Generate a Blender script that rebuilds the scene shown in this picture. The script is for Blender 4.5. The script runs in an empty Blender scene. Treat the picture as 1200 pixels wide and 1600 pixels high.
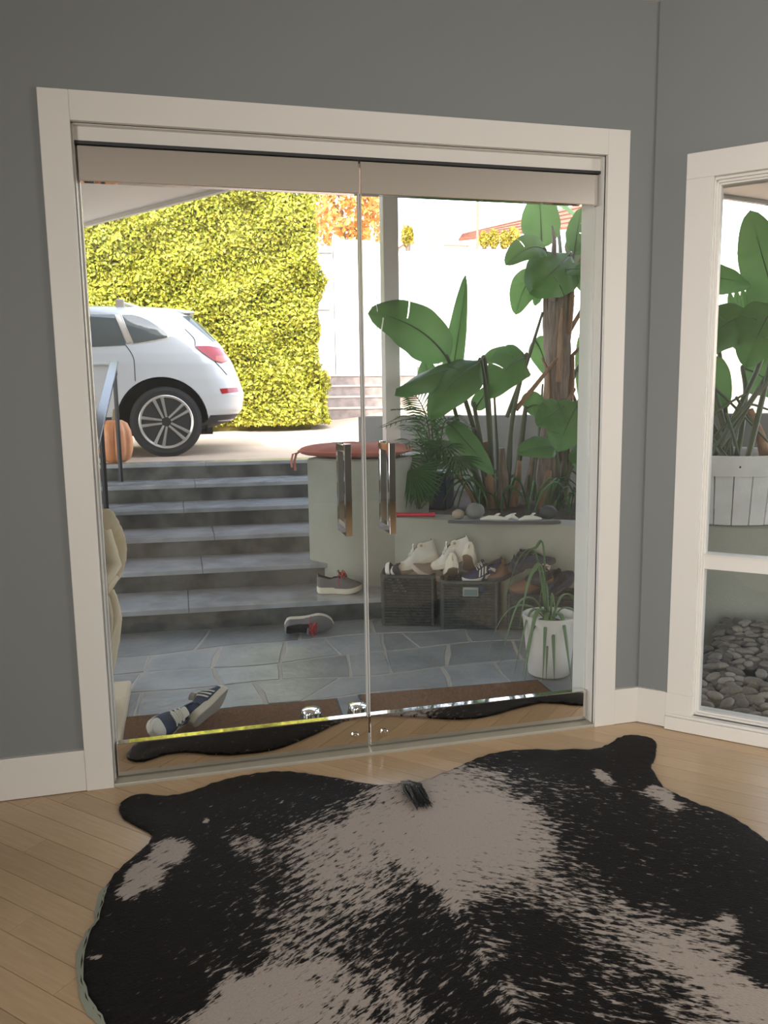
import bpy, bmesh, math, random
import numpy as np
from mathutils import Vector, Matrix
from mathutils.geometry import delaunay_2d_cdt
random.seed(7); rng = np.random.default_rng(7)
PI = math.pi
S = bpy.context.scene
COL = S.collection

# ------------------------------------------------------------------ camera
CAM = Vector((0.2801, -2.77154, 1.33)); YAW, PITCH, ROLL, FPX = 0.24669, 0.1443, -0.01475, 1254.37
_f = Vector((math.sin(YAW)*math.cos(PITCH), math.cos(YAW)*math.cos(PITCH), -math.sin(PITCH)))
_r0 = Vector((math.cos(YAW), -math.sin(YAW), 0)); _u0 = _r0.cross(_f)
_r = _r0*math.cos(ROLL) + _u0*math.sin(ROLL); _u = _r.cross(_f)
cd = bpy.data.cameras.new('camera'); cam = bpy.data.objects.new('camera', cd); COL.objects.link(cam)
m = Matrix((_r, _u, -_f)).transposed().to_4x4(); m.translation = CAM
cam.matrix_world = m
cd.sensor_fit = 'VERTICAL'; cd.sensor_height = 24; cd.lens = FPX/1600*24; cd.clip_end = 300; cd.clip_start = .05
S.camera = cam
def at(px, py, Y):
    """survey helper: the world point seen at a photograph pixel on the plane y = Y"""
    d = _f + _r*((px-600)/FPX) - _u*((py-800)/FPX)
    return CAM + d*((Y-CAM.y)/d.y)

# ------------------------------------------------------------------ world, sun, added room fill
W = bpy.data.worlds.new('sky'); S.world = W; W.use_nodes = True
nt = W.node_tree; bg = nt.nodes['Background']
sky = nt.nodes.new('ShaderNodeTexSky'); sky.sky_type = 'NISHITA'; sky.sun_disc = False
sky.sun_elevation = math.radians(48); sky.sun_rotation = math.radians(206); sky.air_density = 1.0; sky.dust_density = 2.2; sky.ozone_density = 1
hz_ = nt.nodes.new('ShaderNodeHueSaturation'); hz_.inputs['Saturation'].default_value = .5   # bright hazy sky
nt.links.new(sky.outputs[0], hz_.inputs['Color']); nt.links.new(hz_.outputs[0], bg.inputs[0]); bg.inputs[1].default_value = 1.3
def sun_lamp():
    d = bpy.data.lights.new('sun', 'SUN'); d.energy = 6.5; d.angle = math.radians(.6); d.color = (1, .93, .80)
    o = bpy.data.objects.new('sun', d); COL.objects.link(o)
    v = Vector((-.32, -.60, .73))            # towards the sun
    o.rotation_euler = v.to_track_quat('Z', 'Y').to_euler(); o.location = v*20
sun_lamp()
def fill_light(name, loc, target, sx, sy, e, col=(1, .97, .93), spread=180):  # area lamp added to brighten the room, no window behind it
    d = bpy.data.lights.new(name, 'AREA'); d.shape = 'RECTANGLE'; d.size = sx; d.size_y = sy; d.energy = e; d.color = col; d.spread = math.radians(spread)
    o = bpy.data.objects.new(name, d); COL.objects.link(o); o.location = loc
    o.rotation_euler = (Vector(loc)-Vector(target)).to_track_quat('Z', 'Y').to_euler()
fill_light('fill_side', (-2.5, -5.5, 1.45), (2.9, -2.2, .8), 2.4, 2.1, 112, spread=84)  # added fill from the left, kept out of the panes' reflections
fill_light('fill_back', (-2.0, -6.9, 1.45), (2.2, 0, .9), 1.2, 2.1, 56, spread=90)  # added fill in front of the solid back wall
fill_light('fill_right', (4.5, -3.45, 1.4), (.5, -3.2, 1.0), 1.5, 2.0, 66)  # added fill to brighten the right part of the door wall
S.view_settings.view_transform = 'Standard'; S.view_settings.look = 'None'; S.view_settings.gamma = 1
S.view_settings.use_curve_mapping = False; S.view_settings.exposure = 0.0

# ------------------------------------------------------------------ materials
def mat(name, col, rough=.5, metal=0, col2=None, scale=12, bump=0, bscale=None, spec=.5, trans=0, stretch=(1,1,1), rand=0, detail=4, coat=0, lo=.35, hi=.65, island=0, vs=None):
    m = bpy.data.materials.new(name); m.use_nodes = True; t = m.node_tree; N = t.nodes; Lk = t.links
    p = N['Principled BSDF']; p.inputs['Roughness'].default_value = rough; p.inputs['Metallic'].default_value = metal
    p.inputs['Specular IOR Level'].default_value = spec; p.inputs['Coat Weight'].default_value = coat; p.inputs['Coat Roughness'].default_value = .05
    c4 = (*col, 1); p.inputs['Base Color'].default_value = c4
    tc = N.new('ShaderNodeTexCoord'); mp = N.new('ShaderNodeMapping'); mp.inputs['Scale'].default_value = stretch
    Lk.new(tc.outputs['Object'], mp.inputs['Vector'])
    src = None
    if col2:
        n = N.new('ShaderNodeTexNoise'); n.inputs['Scale'].default_value = scale; n.inputs['Detail'].default_value = detail
        Lk.new(mp.outputs[0], n.inputs['Vector'])
        r = N.new('ShaderNodeValToRGB'); r.color_ramp.elements[0].position = lo; r.color_ramp.elements[1].position = hi
        r.color_ramp.elements[0].color = c4; r.color_ramp.elements[1].color = (*col2, 1)
        Lk.new(n.outputs[0], r.inputs[0]); src = r.outputs[0]
    if rand or island:
        hs = N.new('ShaderNodeHueSaturation'); mr = N.new('ShaderNodeMapRange'); q = rand or island
        mr.inputs['To Min'].default_value = 1-q; mr.inputs['To Max'].default_value = 1+q
        if island:
            g = N.new('ShaderNodeNewGeometry'); Lk.new(g.outputs['Random Per Island'], mr.inputs[0])
            mh = N.new('ShaderNodeMapRange'); mh.inputs['To Min'].default_value = .5-island*.05; mh.inputs['To Max'].default_value = .5+island*.035
            ml = N.new('ShaderNodeMath'); ml.operation = 'FRACT'; mm = N.new('ShaderNodeMath'); mm.operation = 'MULTIPLY'; mm.inputs[1].default_value = 7.31
            Lk.new(g.outputs['Random Per Island'], mm.inputs[0]); Lk.new(mm.outputs[0], ml.inputs[0]); Lk.new(ml.outputs[0], mh.inputs[0]); Lk.new(mh.outputs[0], hs.inputs['Hue'])
        else:
            oi = N.new('ShaderNodeObjectInfo'); Lk.new(oi.outputs['Random'], mr.inputs[0])
        Lk.new(mr.outputs[0], hs.inputs['Value'])
        if src: Lk.new(src, hs.inputs['Color'])
        else: hs.inputs['Color'].default_value = c4
        src = hs.outputs[0]
    if src: Lk.new(src, p.inputs['Base Color'])
    if bump:
        n2 = N.new('ShaderNodeTexNoise'); n2.inputs['Scale'].default_value = bscale or scale*3; n2.inputs['Detail'].default_value = 5
        Lk.new(mp.outputs[0], n2.inputs['Vector'])
        b = N.new('ShaderNodeBump'); b.inputs['Strength'].default_value = bump; b.inputs['Distance'].default_value = .01
        Lk.new(n2.outputs[0], b.inputs['Height']); Lk.new(b.outputs[0], p.inputs['Normal'])
    if trans:
        tr = N.new('ShaderNodeBsdfTranslucent'); mx = N.new('ShaderNodeMixShader'); mx.inputs[0].default_value = trans
        if src: Lk.new(src, tr.inputs[0])
        else: tr.inputs[0].default_value = c4
        Lk.new(p.outputs[0], mx.inputs[1]); Lk.new(tr.outputs[0], mx.inputs[2]); Lk.new(mx.outputs[0], N['Material Output'].inputs[0])
    return m
def glass_mat(name, tint=(.95, .965, .96), f0=.045, rough=0.0, haze=0):
    m = bpy.data.materials.new(name); m.use_nodes = True; t = m.node_tree; N = t.nodes; Lk = t.links
    N.remove(N['Principled BSDF'])
    tr = N.new('ShaderNodeBsdfTransparent'); tr.inputs[0].default_value = (*tint, 1)
    gl = N.new('ShaderNodeBsdfGlossy'); gl.inputs['Roughness'].default_value = rough
    g = N.new('ShaderNodeNewGeometry'); d = N.new('ShaderNodeVectorMath'); d.operation = 'DOT_PRODUCT'
    Lk.new(g.outputs['Incoming'], d.inputs[0]); Lk.new(g.outputs['Normal'], d.inputs[1])
    def mth(op, a, b=None):
        n = N.new('ShaderNodeMath'); n.operation = op
        for i, v in enumerate((a, b)):
            if v is None: continue
            if hasattr(v, 'is_output'): Lk.new(v, n.inputs[i])
            else: n.inputs[i].default_value = v
        return n.outputs[0]
    ab = mth('ABSOLUTE', d.outputs['Value']); om = mth('SUBTRACT', 1.0, ab); pw = mth('POWER', om, 5.0)
    fr = mth('ADD', mth('MULTIPLY', pw, 1-f0), f0)
    mx = N.new('ShaderNodeMixShader'); Lk.new(fr, mx.inputs[0]); Lk.new(tr.outputs[0], mx.inputs[1]); Lk.new(gl.outputs[0], mx.inputs[2])
    o_ = mx.outputs[0]
    if haze:                                   # pale haze mixed into the pane to lift the darks behind it
        tc = N.new('ShaderNodeTexCoord'); n = N.new('ShaderNodeTexNoise'); n.inputs['Scale'].default_value = 2.5; n.inputs['Detail'].default_value = 6; Lk.new(tc.outputs['Object'], n.inputs['Vector'])
        tl = N.new('ShaderNodeBsdfTranslucent'); tl.inputs[0].default_value = (.9, .9, .88, 1); df = N.new('ShaderNodeBsdfDiffuse'); df.inputs[0].default_value = (.9, .9, .88, 1)
        m1 = N.new('ShaderNodeMixShader'); m1.inputs[0].default_value = .5; Lk.new(tl.outputs[0], m1.inputs[1]); Lk.new(df.outputs[0], m1.inputs[2])
        m2 = N.new('ShaderNodeMixShader'); Lk.new(mth('MULTIPLY', n.outputs[0], haze*2), m2.inputs[0]); Lk.new(o_, m2.inputs[1]); Lk.new(m1.outputs[0], m2.inputs[2]); o_ = m2.outputs[0]
    Lk.new(o_, N['Material Output'].inputs[0])
    return m
M = {}
M['paint_grey'] = mat('wall_paint_grey', (.20, .208, .205), .6, bump=.05, bscale=260)
M['white_trim'] = mat('white_trim_paint', (.70, .67, .62), .38, bump=.03, bscale=60)
M['ceiling'] = mat('ceiling_paint', (.62, .61, .58), .8)
M['glass'] = glass_mat('clear_glass', haze=.012)
M['chrome'] = mat('polished_chrome', (.74, .71, .67), .045, 1)
M['seal'] = mat('clear_seal', (.72, .70, .66), .18, trans=.35)
M['threshold'] = mat('threshold_metal', (.42, .40, .33), .4, .3, bump=.1, bscale=80)
M['dark_gap'] = mat('shadow_gap_rubber', (.03, .03, .03), .6)
M['slate'] = mat('slate_flagstone', (.245, .26, .265), .28, col2=(.34, .355, .35), scale=5, bump=.35, bscale=22, rand=.22)
M['grout'] = mat('grey_mortar', (.50, .46, .40), .8, bump=.2, bscale=60)
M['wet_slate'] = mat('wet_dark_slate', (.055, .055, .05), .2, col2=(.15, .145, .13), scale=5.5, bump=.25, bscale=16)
M['tread'] = mat('slate_tread_sky_sheen', (.27, .275, .285), .16, col2=(.40, .41, .42), scale=5, bump=.25, bscale=16)  # treads coloured paler than the risers to carry the sky's reflection
M['stucco'] = mat('grey_green_stucco', (.285, .275, .22), .85, col2=(.33, .32, .262), scale=3, bump=.35, bscale=120)
M['stucco_shade'] = mat('shade_grey_stucco', (.17, .165, .15), .85, col2=(.21, .20, .185), scale=3, bump=.35, bscale=120)  # darker stucco, with the back wall's shade put into its colour
M['soffit'] = mat('painted_soffit', (.82, .78, .72), .8, bump=.06, bscale=90)
M['fascia'] = mat('painted_fascia', (.74, .70, .64), .6)
M['white_wall'] = mat('white_stucco_wall', (.62, .615, .60), .85, bump=.15, bscale=40)
M['grey_block'] = mat('grey_block', (.42, .42, .44), .85, bump=.2, bscale=40)
M['drive'] = mat('tan_concrete_drive', (.46, .34, .25), .85, col2=(.52, .39, .29), scale=2, bump=.15, bscale=50)
M['soil'] = mat('dark_soil', (.035, .026, .018), .95, col2=(.07, .05, .035), scale=25, bump=.8, bscale=60)
M['coir'] = mat('brown_coir', (.20, .085, .028), .95, col2=(.30, .145, .055), scale=140, bump=1.0, bscale=300)
def wood_mat():
    m = mat('oak_plank', (.50, .345, .20), .22, col2=(.565, .40, .24), scale=7, stretch=(1.0, 14, 14), rand=.09, detail=6, lo=.3, hi=.72, bump=.06, bscale=16)
    return m
M['oak'] = wood_mat()
M['oak_base'] = mat('oak_subfloor', (.40, .27, .155), .3)
M['oak_joint'] = mat('oak_joint', (.16, .10, .055), .7)

# ------------------------------------------------------------------ mesh helpers
class MB:
    def __init__(s): s.v = []; s.f = []
    def add(s, vs, fs):
        o = len(s.v); s.v += [tuple(p) for p in vs]; s.f += [tuple(i+o for i in q) for q in fs]; return s
    def box(s, x0, x1, y0, y1, z0, z1, T=None):
        vs = [Vector((x, y, z)) for z in (z0, z1) for y in (y0, y1) for x in (x0, x1)]
        if T: vs = [T @ v for v in vs]
        return s.add(vs, [(0,2,3,1), (4,5,7,6), (0,1,5,4), (2,6,7,3), (0,4,6,2), (1,3,7,5)])
    def prism(s, poly, z0, z1, inset=0, T=None):
        n = len(poly); a = sum(poly[i][0]*poly[(i+1) % n][1]-poly[(i+1) % n][0]*poly[i][1] for i in range(n))
        if a < 0: poly = poly[::-1]
        z0s = z0 if callable(z0) else (lambda x, y: z0); z1s = z1 if callable(z1) else (lambda x, y: z1)
        cx = sum(p[0] for p in poly)/n; cy = sum(p[1] for p in poly)/n
        def ins(p):
            d = math.hypot(p[0]-cx, p[1]-cy) or 1; k = max(0, 1-inset/d*1.3); return (cx+(p[0]-cx)*k, cy+(p[1]-cy)*k)
        vs = [(x, y, z0s(x, y)) for x, y in poly]+[(x, y, z1s(x, y)-inset) for x, y in poly]
        fs = [tuple(range(n-1, -1, -1))]+[(i, (i+1) % n, n+(i+1) % n, n+i) for i in range(n)]
        if inset:
            vs += [(*ins(p), z1s(*p)) for p in poly]
            fs += [(n+i, n+(i+1) % n, 2*n+(i+1) % n, 2*n+i) for i in range(n)]; fs.append(tuple(range(2*n, 3*n)))
        else: fs.append(tuple(range(n, 2*n)))
        if T: vs = [T @ Vector(v) for v in vs]
        return s.add(vs, fs)
    def tube(s, pts, r, n=8, cap=True, closed=False, flat=1.0, up=None):
        P = [Vector(p) for p in pts]; k = len(P); R = r if isinstance(r, (list, tuple)) else [r]*k
        vs = []; prev = None
        for i in range(k):
            if closed: t = P[(i+1) % k]-P[i-1]
            else: t = P[min(i+1, k-1)]-P[max(i-1, 0)]
            if t.length < 1e-9: t = Vector((0, 0, 1))
            t.normalize()
            if prev is None:
                a = up.copy() if up else (Vector((0, 0, 1)) if abs(t.z) < .9 else Vector((1, 0, 0)))
            else: a = prev
            b = t.cross(a)
            if b.length < 1e-6: b = t.cross(Vector((1, .3, .2)))
            b.normalize(); a = b.cross(t).normalized(); prev = a
            for j in range(n):
                q = 2*PI*j/n; vs.append(P[i]+a*(math.cos(q)*R[i]*flat)+b*(math.sin(q)*R[i]))
        fs = []
        for i in range(k if closed else k-1):
            for j in range(n):
                i2 = (i+1) % k; fs.append((i*n+j, i*n+(j+1) % n, i2*n+(j+1) % n, i2*n+j))
        if cap and not closed: fs += [tuple(range(n-1, -1, -1)), tuple((k-1)*n+j for j in range(n))]
        return s.add(vs, fs)
    def lathe(s, prof, n=24, c=(0, 0, 0), T=None, mod=None):
        vs = []; fs = []; k = len(prof)
        for i, (r, z) in enumerate(prof):
            for j in range(n):
                q = 2*PI*j/n; rr = r*(mod(q, i/(k-1)) if mod else 1)
                v = Vector((rr*math.cos(q), rr*math.sin(q), z))
                v = T @ v if T else v
                vs.append(v+Vector(c))
        for i in range(k-1):
            for j in range(n): fs.append((i*n+j, i*n+(j+1) % n, (i+1)*n+(j+1) % n, (i+1)*n+j))
        fs += [tuple(range(n-1, -1, -1)), tuple((k-1)*n+j for j in range(n))]
        return s.add(vs, fs)
    def ell(s, c, r, n=12, k=8, T=None, noise=0):
        vs = []; fs = []; c = Vector(c)
        for i in range(k+1):
            th = PI*i/k
            for j in range(n):
                q = 2*PI*j/n; w = 1+noise*(random.random()-.5)
                v = Vector((r[0]*math.sin(th)*math.cos(q)*w, r[1]*math.sin(th)*math.sin(q)*w, -r[2]*math.cos(th)*w))
                vs.append(c+(T @ v if T else v))
        for i in range(k):
            for j in range(n): fs.append((i*n+j, i*n+(j+1) % n, (i+1)*n+(j+1) % n, (i+1)*n+j))
        return s.add(vs, fs)
    def grid(s, P):
        k = len(P); n = len(P[0]); return s.add([p for row in P for p in row], [(i*n+j, i*n+j+1, (i+1)*n+j+1, (i+1)*n+j) for i in range(k-1) for j in range(n-1)])
    def mesh(s, name, smooth=False, bevel=0, segs=2, merge=True):
        me = bpy.data.meshes.new(name); bm = bmesh.new(); V = [bm.verts.new(p) for p in s.v]
        for q in s.f:
            try: bm.faces.new([V[i] for i in q])
            except ValueError: pass
        if merge: bmesh.ops.remove_doubles(bm, verts=bm.verts, dist=1e-5)
        bmesh.ops.recalc_face_normals(bm, faces=bm.faces)
        if bevel: bmesh.ops.bevel(bm, geom=[e for e in bm.edges if len(e.link_faces) == 2 and e.calc_face_angle(0) > .5], offset=bevel, segments=segs, profile=.5, affect='EDGES')
        if smooth:
            for f in bm.faces: f.smooth = True
            lim = smooth if isinstance(smooth, float) else .9
            for e in bm.edges:
                if len(e.link_faces) == 2 and e.calc_face_angle(0) > lim: e.smooth = False
        bm.to_mesh(me); bm.free(); return me
    def build(s, name, material, parent=None, smooth=False, bevel=0, segs=2, merge=True, **kw):
        o = bpy.data.objects.new(name, s.mesh(name, smooth, bevel, segs, merge)); COL.objects.link(o)
        if material: o.data.materials.append(M[material] if isinstance(material, str) else material)
        if parent: o.parent = parent
        return tag(o, **kw) if kw else o
def tag(o, label=None, cat=None, group=None, kind=None):
    if label: o['label'] = label
    if cat: o['category'] = cat
    if group: o['group'] = group
    if kind: o['kind'] = kind
    return o
def empty(name, loc=(0, 0, 0), rot=(0, 0, 0), **kw):
    o = bpy.data.objects.new(name, None); COL.objects.link(o); o.location = loc; o.rotation_euler = rot; o.empty_display_size = .1
    return tag(o, **kw)
def link_copy(src, parent=None, loc=None, rot=None, scale=None, name=None):
    o = src.copy(); COL.objects.link(o)
    if parent: o.parent = parent
    if loc is not None: o.location = loc
    if rot is not None: o.rotation_euler = rot
    if scale is not None: o.scale = scale
    return o
def bez(a, b, c, t): return Vector(a)*(1-t)**2+Vector(b)*2*t*(1-t)+Vector(c)*t*t
def catmull(P, k=6, closed=True):
    P = [Vector(p) for p in P]; n = len(P); out = []
    for i in range(n if closed else n-1):
        g = (lambda j: P[j % n]) if closed else (lambda j: P[max(0, min(n-1, j))])
        p0, p1, p2, p3 = g(i-1), g(i), g(i+1), g(i+2)
        for s in range(k):
            t = s/k; out.append(.5*((2*p1)+(p2-p0)*t+(2*p0-5*p1+4*p2-p3)*t*t+(3*p1-p0-3*p2+p3)*t**3))
    if not closed: out.append(P[-1])
    return out
def clip(poly, nx, ny, c):
    out = []
    for i in range(len(poly)):
        a, b = poly[i], poly[(i+1) % len(poly)]; da = nx*a[0]+ny*a[1]-c; db = nx*b[0]+ny*b[1]-c
        if da <= 0: out.append(a)
        if (da < 0 < db) or (db < 0 < da):
            t = da/(da-db); out.append((a[0]+(b[0]-a[0])*t, a[1]+(b[1]-a[1])*t))
    return out
def inside(poly, x, y):
    c = False; n = len(poly)
    for i in range(n):
        (x0, y0), (x1, y1) = poly[i][:2], poly[(i+1) % n][:2]
        if (y0 > y) != (y1 > y) and x < (x1-x0)*(y-y0)/(y1-y0)+x0: c = not c
    return c

# ------------------------------------------------------------------ room shell
DW, ZT = 1.835, 2.181                 # door opening
AN = 0.7876; XC = 2.0278              # the window wall leaves the door wall at 45 degrees
dB = Vector((math.cos(AN), -math.sin(AN), 0)); nB = Vector((math.sin(AN), math.cos(AN), 0))
TB = Matrix((dB, nB, (0, 0, 1))).transposed().to_4x4(); TB.translation = (XC, 0, 0)   # local (t, depth, z) of the window wall
CZ = 2.72
def struct(o): o['kind'] = 'structure'; return o
b = MB(); b.box(-2.6, 0, .012, .17, -.1, CZ); b.box(DW, XC+.1, .012, .17, -.1, CZ); b.box(0, DW, .012, .17, ZT, CZ)
struct(b.build('wall_front', 'paint_grey'))
T1, T2, T3 = .211, 1.75, 3.6
b = MB(); b.box(0, T1, .006, .15, -.1, CZ, TB); b.box(T1, T2, .006, .15, 2.085, CZ, TB); b.box(T1, T2, .006, .15, -.1, .04, TB); b.box(T2, T3, .006, .15, -.1, CZ, TB)
struct(b.build('wall_right', 'paint_grey'))
pB = TB @ Vector((T3, 0, 0))
struct(MB().box(-2.75, -2.6, -7, .17, -.1, CZ).build('wall_left', 'paint_grey'))
struct(MB().box(pB.x, pB.x+.15, -7, pB.y, -.1, CZ).build('wall_side', 'paint_grey'))
struct(MB().box(-2.75, pB.x+.15, -7.15, -7, -.1, CZ).build('wall_back', 'paint_grey'))
room = [(-2.75, -7.15), (pB.x+.15, -7.15), (pB.x+.15, pB.y+.0), (XC+.1, .0+.1), (XC, .17), (-2.75, .17)]
struct(MB().prism(room, CZ, CZ+.1).build('ceiling', 'ceiling'))
struct(MB().prism(room[:2]+[(9, -7.15), (9, -2.3), (4.6, -2.3), (2.2, .12), (-6, .18), (-6, -7.15)], CZ+.12, 3.3).build('sun_block_roof', 'ceiling'))  # unseen roof slab added to stop sun leaking onto the steps
fl = struct(MB().prism([(-2.75, -7.15), (pB.x+.15, -7.15), (pB.x+.15, pB.y), (XC, 0.0), (XC, .02), (-2.75, .02)], -.12, -.0015).build('floor', 'oak_base'))
# oak planks at 45 degrees, each its own part
pw = .083; ca, sa = math.cos(-PI/4), math.sin(-PI/4); npl = 0
for k in range(-34, 34):
    v = k*pw; u = -5 + random.random()*1.4
    while u < 5:
        ln = random.uniform(.75, 1.7); g = .0008
        rect = [(u+g, v+g), (u+ln-g, v+g), (u+ln-g, v+pw-g), (u+g, v+pw-g)]
        w = [(ca*x-sa*y, sa*x+ca*y) for x, y in rect]
        for c in ((0, 1, 0.0), (1/1.4142, 1/1.4142, XC/1.4142-.004), (0, -1, 2.3), (-1, 0, 1.2), (1, 0, 3.1)): w = clip(w, *c) if w else w
        if w and len(w) > 2:
            cx = sum(p[0] for p in w)/len(w); cy = sum(p[1] for p in w)/len(w)
            a2 = abs(sum(w[i][0]*w[(i+1) % len(w)][1]-w[(i+1) % len(w)][0]*w[i][1] for i in range(len(w))))/2
            if a2 > .002:
                loc = [(ca*(x-cx)+sa*(y-cy), -sa*(x-cx)+ca*(y-cy)) for x, y in w]
                o = MB().prism(loc, -.0014, 0.0, inset=.0006).build('floor_plank', 'oak', fl); o.location = (cx, cy, 0); o.rotation_euler = (0, 0, -PI/4); npl += 1
        u += ln
# casing round the door opening, proud of the wall
struct(MB().box(-.0898, 0, -.006, .02, 0, 2.27).build('trim_1', 'white_trim', bevel=.002))
struct(MB().box(DW, 1.9222, -.006, .02, 0, 2.27).build('trim_2', 'white_trim', bevel=.002))
struct(MB().box(0, DW, -.006, .02, ZT, 2.27).build('trim_3', 'white_trim', bevel=.002))
b = MB(); b.box(-.004, .004, .02, .17, 0, ZT); b.box(DW-.004, DW+.004, .02, .17, 0, ZT)
b.box(.004, .010, .075, .105, 0, 2.13); b.box(DW-.010, DW-.004, .075, .17, 0, 2.13)
struct(b.build('trim_4', 'white_trim'))
b = MB(); b.box(0, DW, .045, .17, 2.135, ZT); b.box(0, DW, .02, .17, ZT-.002, ZT+.004)
struct(b.build('trim_5', 'white_trim'))
struct(MB().box(.004, DW-.004, .04, .085, 2.126, 2.136).build('trim_6', 'dark_gap'))  # dark strip standing in for the shade in the gap above the rails
struct(MB().box(0, DW, -.004, .17, -.05, .012).build('trim_7', 'threshold', bevel=.003))
# baseboards
struct(MB().box(-2.6, -.09, -.005, .02, 0.002, .1474).build('baseboard_left', 'white_trim', bevel=.002))
struct(MB().prism([(1.9222, -.005), (XC-.003, -.005), *[tuple((TB @ Vector(p))[:2]) for p in ((.112, -.005, 0), (.112, .01, 0))], (XC, .012), (1.9222, .012)], .002, .1474, inset=.002).build('baseboard_right', 'white_trim'))

# ------------------------------------------------------------------ glass double door
def leaf(n, x0, x1, hx, side):
    r = struct(empty('door_%d' % n, (0, 0, 0)))
    MB().box(x0+.004, x1-.003, .054, .066, .10, 2.05).build('glass_pane', 'glass', r)
    MB().box(x0, x1-.002, .043, .077, .016, .136).build('bottom_rail', 'chrome', r, bevel=.0025)
    MB().box(x0, x1-.002, .043, .077, 2.016, 2.124).build('top_rail', 'chrome', r, bevel=.0025)
    b = MB(); q = .016; ya, yb = -.005, .125
    for s in (0, 1):                      # square-section pulls inside and outside, tied by standoffs
        y0 = -.02 if s == 0 else .112
        b.box(hx-.0125, hx+.0125, y0, y0+.022, .835, 1.163)
    for z in (.85, 1.146): b.box(hx-.0125, hx+.0125, -.002, .116, z-.013, z+.013)
    b.build('pull_handle', 'chrome', r, bevel=.0015)
    lx = x1-.055 if side < 0 else x0+.055
    T = Matrix.Translation((lx, .042, .062)) @ Matrix.Rotation(PI/2, 4, 'X')
    lk = MB().lathe([(.0145, 0), (.0145, .004), (.012, .006), (.0, .006)], 20, T=T).build('lock_cylinder', 'chrome', r, smooth=.5)
    MB().box(lx-.0015, lx+.0015, .028, .0365, .053, .071).build('thumb_turn', 'chrome', lk, bevel=.0006)
    return r
d1 = leaf(1, .011, .9185, .846, -1); d2 = leaf(2, .9225, 1.825, 1.006, 1)
b = MB(); b.box(.914, .9185, .050, .070, .136, 2.016); b.build('edge_seal', 'seal', d1)
b = MB(); b.box(.9225, .9265, .050, .070, .136, 2.016); b.build('edge_seal', 'seal', d2)

# ------------------------------------------------------------------ fixed window in the 45 degree wall
w1 = struct(empty('window_1'))
MB().box(.116, .211, -.014, .02, .148, 2.085, TB).build('window_casing', 'white_trim', w1, bevel=.002)
MB().box(.116, 1.85, -.014, .02, 2.085, 2.174, TB).build('window_casing', 'white_trim', w1, bevel=.002)
MB().box(1.75, 1.85, -.014, .02, .148, 2.085, TB).build('window_casing', 'white_trim', w1, bevel=.002)
MB().box(.112, .212, -.014, .02, 0.06, .148, TB).build('window_casing', 'white_trim', w1, bevel=.002)
MB().box(.112, 1.86, -.028, .02, 0.002, .055, TB).build('window_sill', 'white_trim', w1, bevel=.003)
MB().box(.112, 1.86, -.02, .02, 0.055, .066, TB).build('window_sill', 'white_trim', w1, bevel=.003)
for k, (i, d0) in enumerate(((0, .006), (.008, .02), (.014, .032))):
    MB().box(.205+i, .211+i+.004, d0, .09, .06+i, 2.085-i, TB).build('sash_stile', 'white_trim', w1, bevel=.0015)
    MB().box(.205+i, T2, d0, .09, 2.081-i-.006, 2.085-i, TB).build('sash_rail', 'white_trim', w1, bevel=.0015)
    MB().box(.205+i, T2, d0, .09, .058+i, .066+i, TB).build('sash_rail', 'white_trim', w1, bevel=.0015)
MB().box(.222, T2, .034, .09, .650, .704, TB).build('mid_rail', 'white_trim', w1, bevel=.003)
MB().box(.222, T2, .024, .09, .704, .710, TB).build('mid_rail', 'white_trim', w1, bevel=.002)
MB().box(.226, T2, .052, .058, .08, .652, TB).build('glass_pane', 'glass', w1)
MB().box(.226, T2, .052, .058, .706, 2.066, TB).build('glass_pane', 'glass', w1)
MB().box(T2-.03, T2, .03, .09, .06, 2.085, TB).build('sash_stile', 'white_trim', w1)

# ------------------------------------------------------------------ outside ground, landing, steps
LZ = -.04
LEDGE = [(1.593, 2.18), (1.851, 1.985), (2.086, 1.818), (2.547, 1.475), (2.85, 1.34), (3.198, 1.198), (3.487, 1.049), (4.6, .45)]
BENCH = [(1.094, 2.534), (1.16, 2.415), (1.236, 2.323), (1.319, 2.257), (1.40, 2.222), (1.50, 2.20), (1.60, 2.18)]
land = struct(MB().prism([(-2.6, .17), (2.12, .17), (2.80, 1.36), (2.547, 1.475), (1.593, 2.18), (1.5, 2.25), (-2.6, 2.35)], -.25, LZ-.0028).build('landing', 'grout'))
# irregular slate rows: x breaks along a row, y of the row edges bend slightly
rows = [(.17, .425, [(-2.5, -2.5), (-.9, -.85), (-.1, -.12), (.42, .40), (.85, .93), (1.35, 1.3), (1.8, 1.85), (2.3, 2.55)]),
        (.425, .70, [(-2.5, -2.5), (-.7, -.75), (-.02, .02), (.56, .52), (1.12, 1.12), (1.60, 1.73), (2.04, 2.1), (2.62, 2.9)]),
        (.70, .995, [(-2.5, -2.5), (-.8, -.7), (.03, .05), (.60, .57), (.76, .98), (1.46, 1.51), (1.75, 1.79), (2.35, 2.5)]),
        (.995, 1.30, [(-2.5, -2.5), (-.6, -.7), (-.02, .04), (.42, .39), (.70, .72), (1.04, 1.09), (1.24, 1.29), (1.54, 1.66), (1.95, 2.03), (2.7, 2.8)]),
        (1.30, 1.62, [(-2.5, -2.5), (-.65, -.6), (.05, .07), (.38, .44), (.73, .80), (1.05, 1.02), (1.30, 1.36), (1.49, 1.47), (1.80, 1.85), (2.6, 2.6)]),
        (1.62, 2.12, [(-2.5, -2.5), (-.5, -.55), (.30, .42), (.88, .95), (1.32, 1.40), (1.85, 1.85), (2.3, 2.3)])]
def wob(x, y): return y+.028*math.sin(3.1*x+y*7)+.016*math.sin(7.7*x+2+y*13)-.02*(x-.6)
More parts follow.
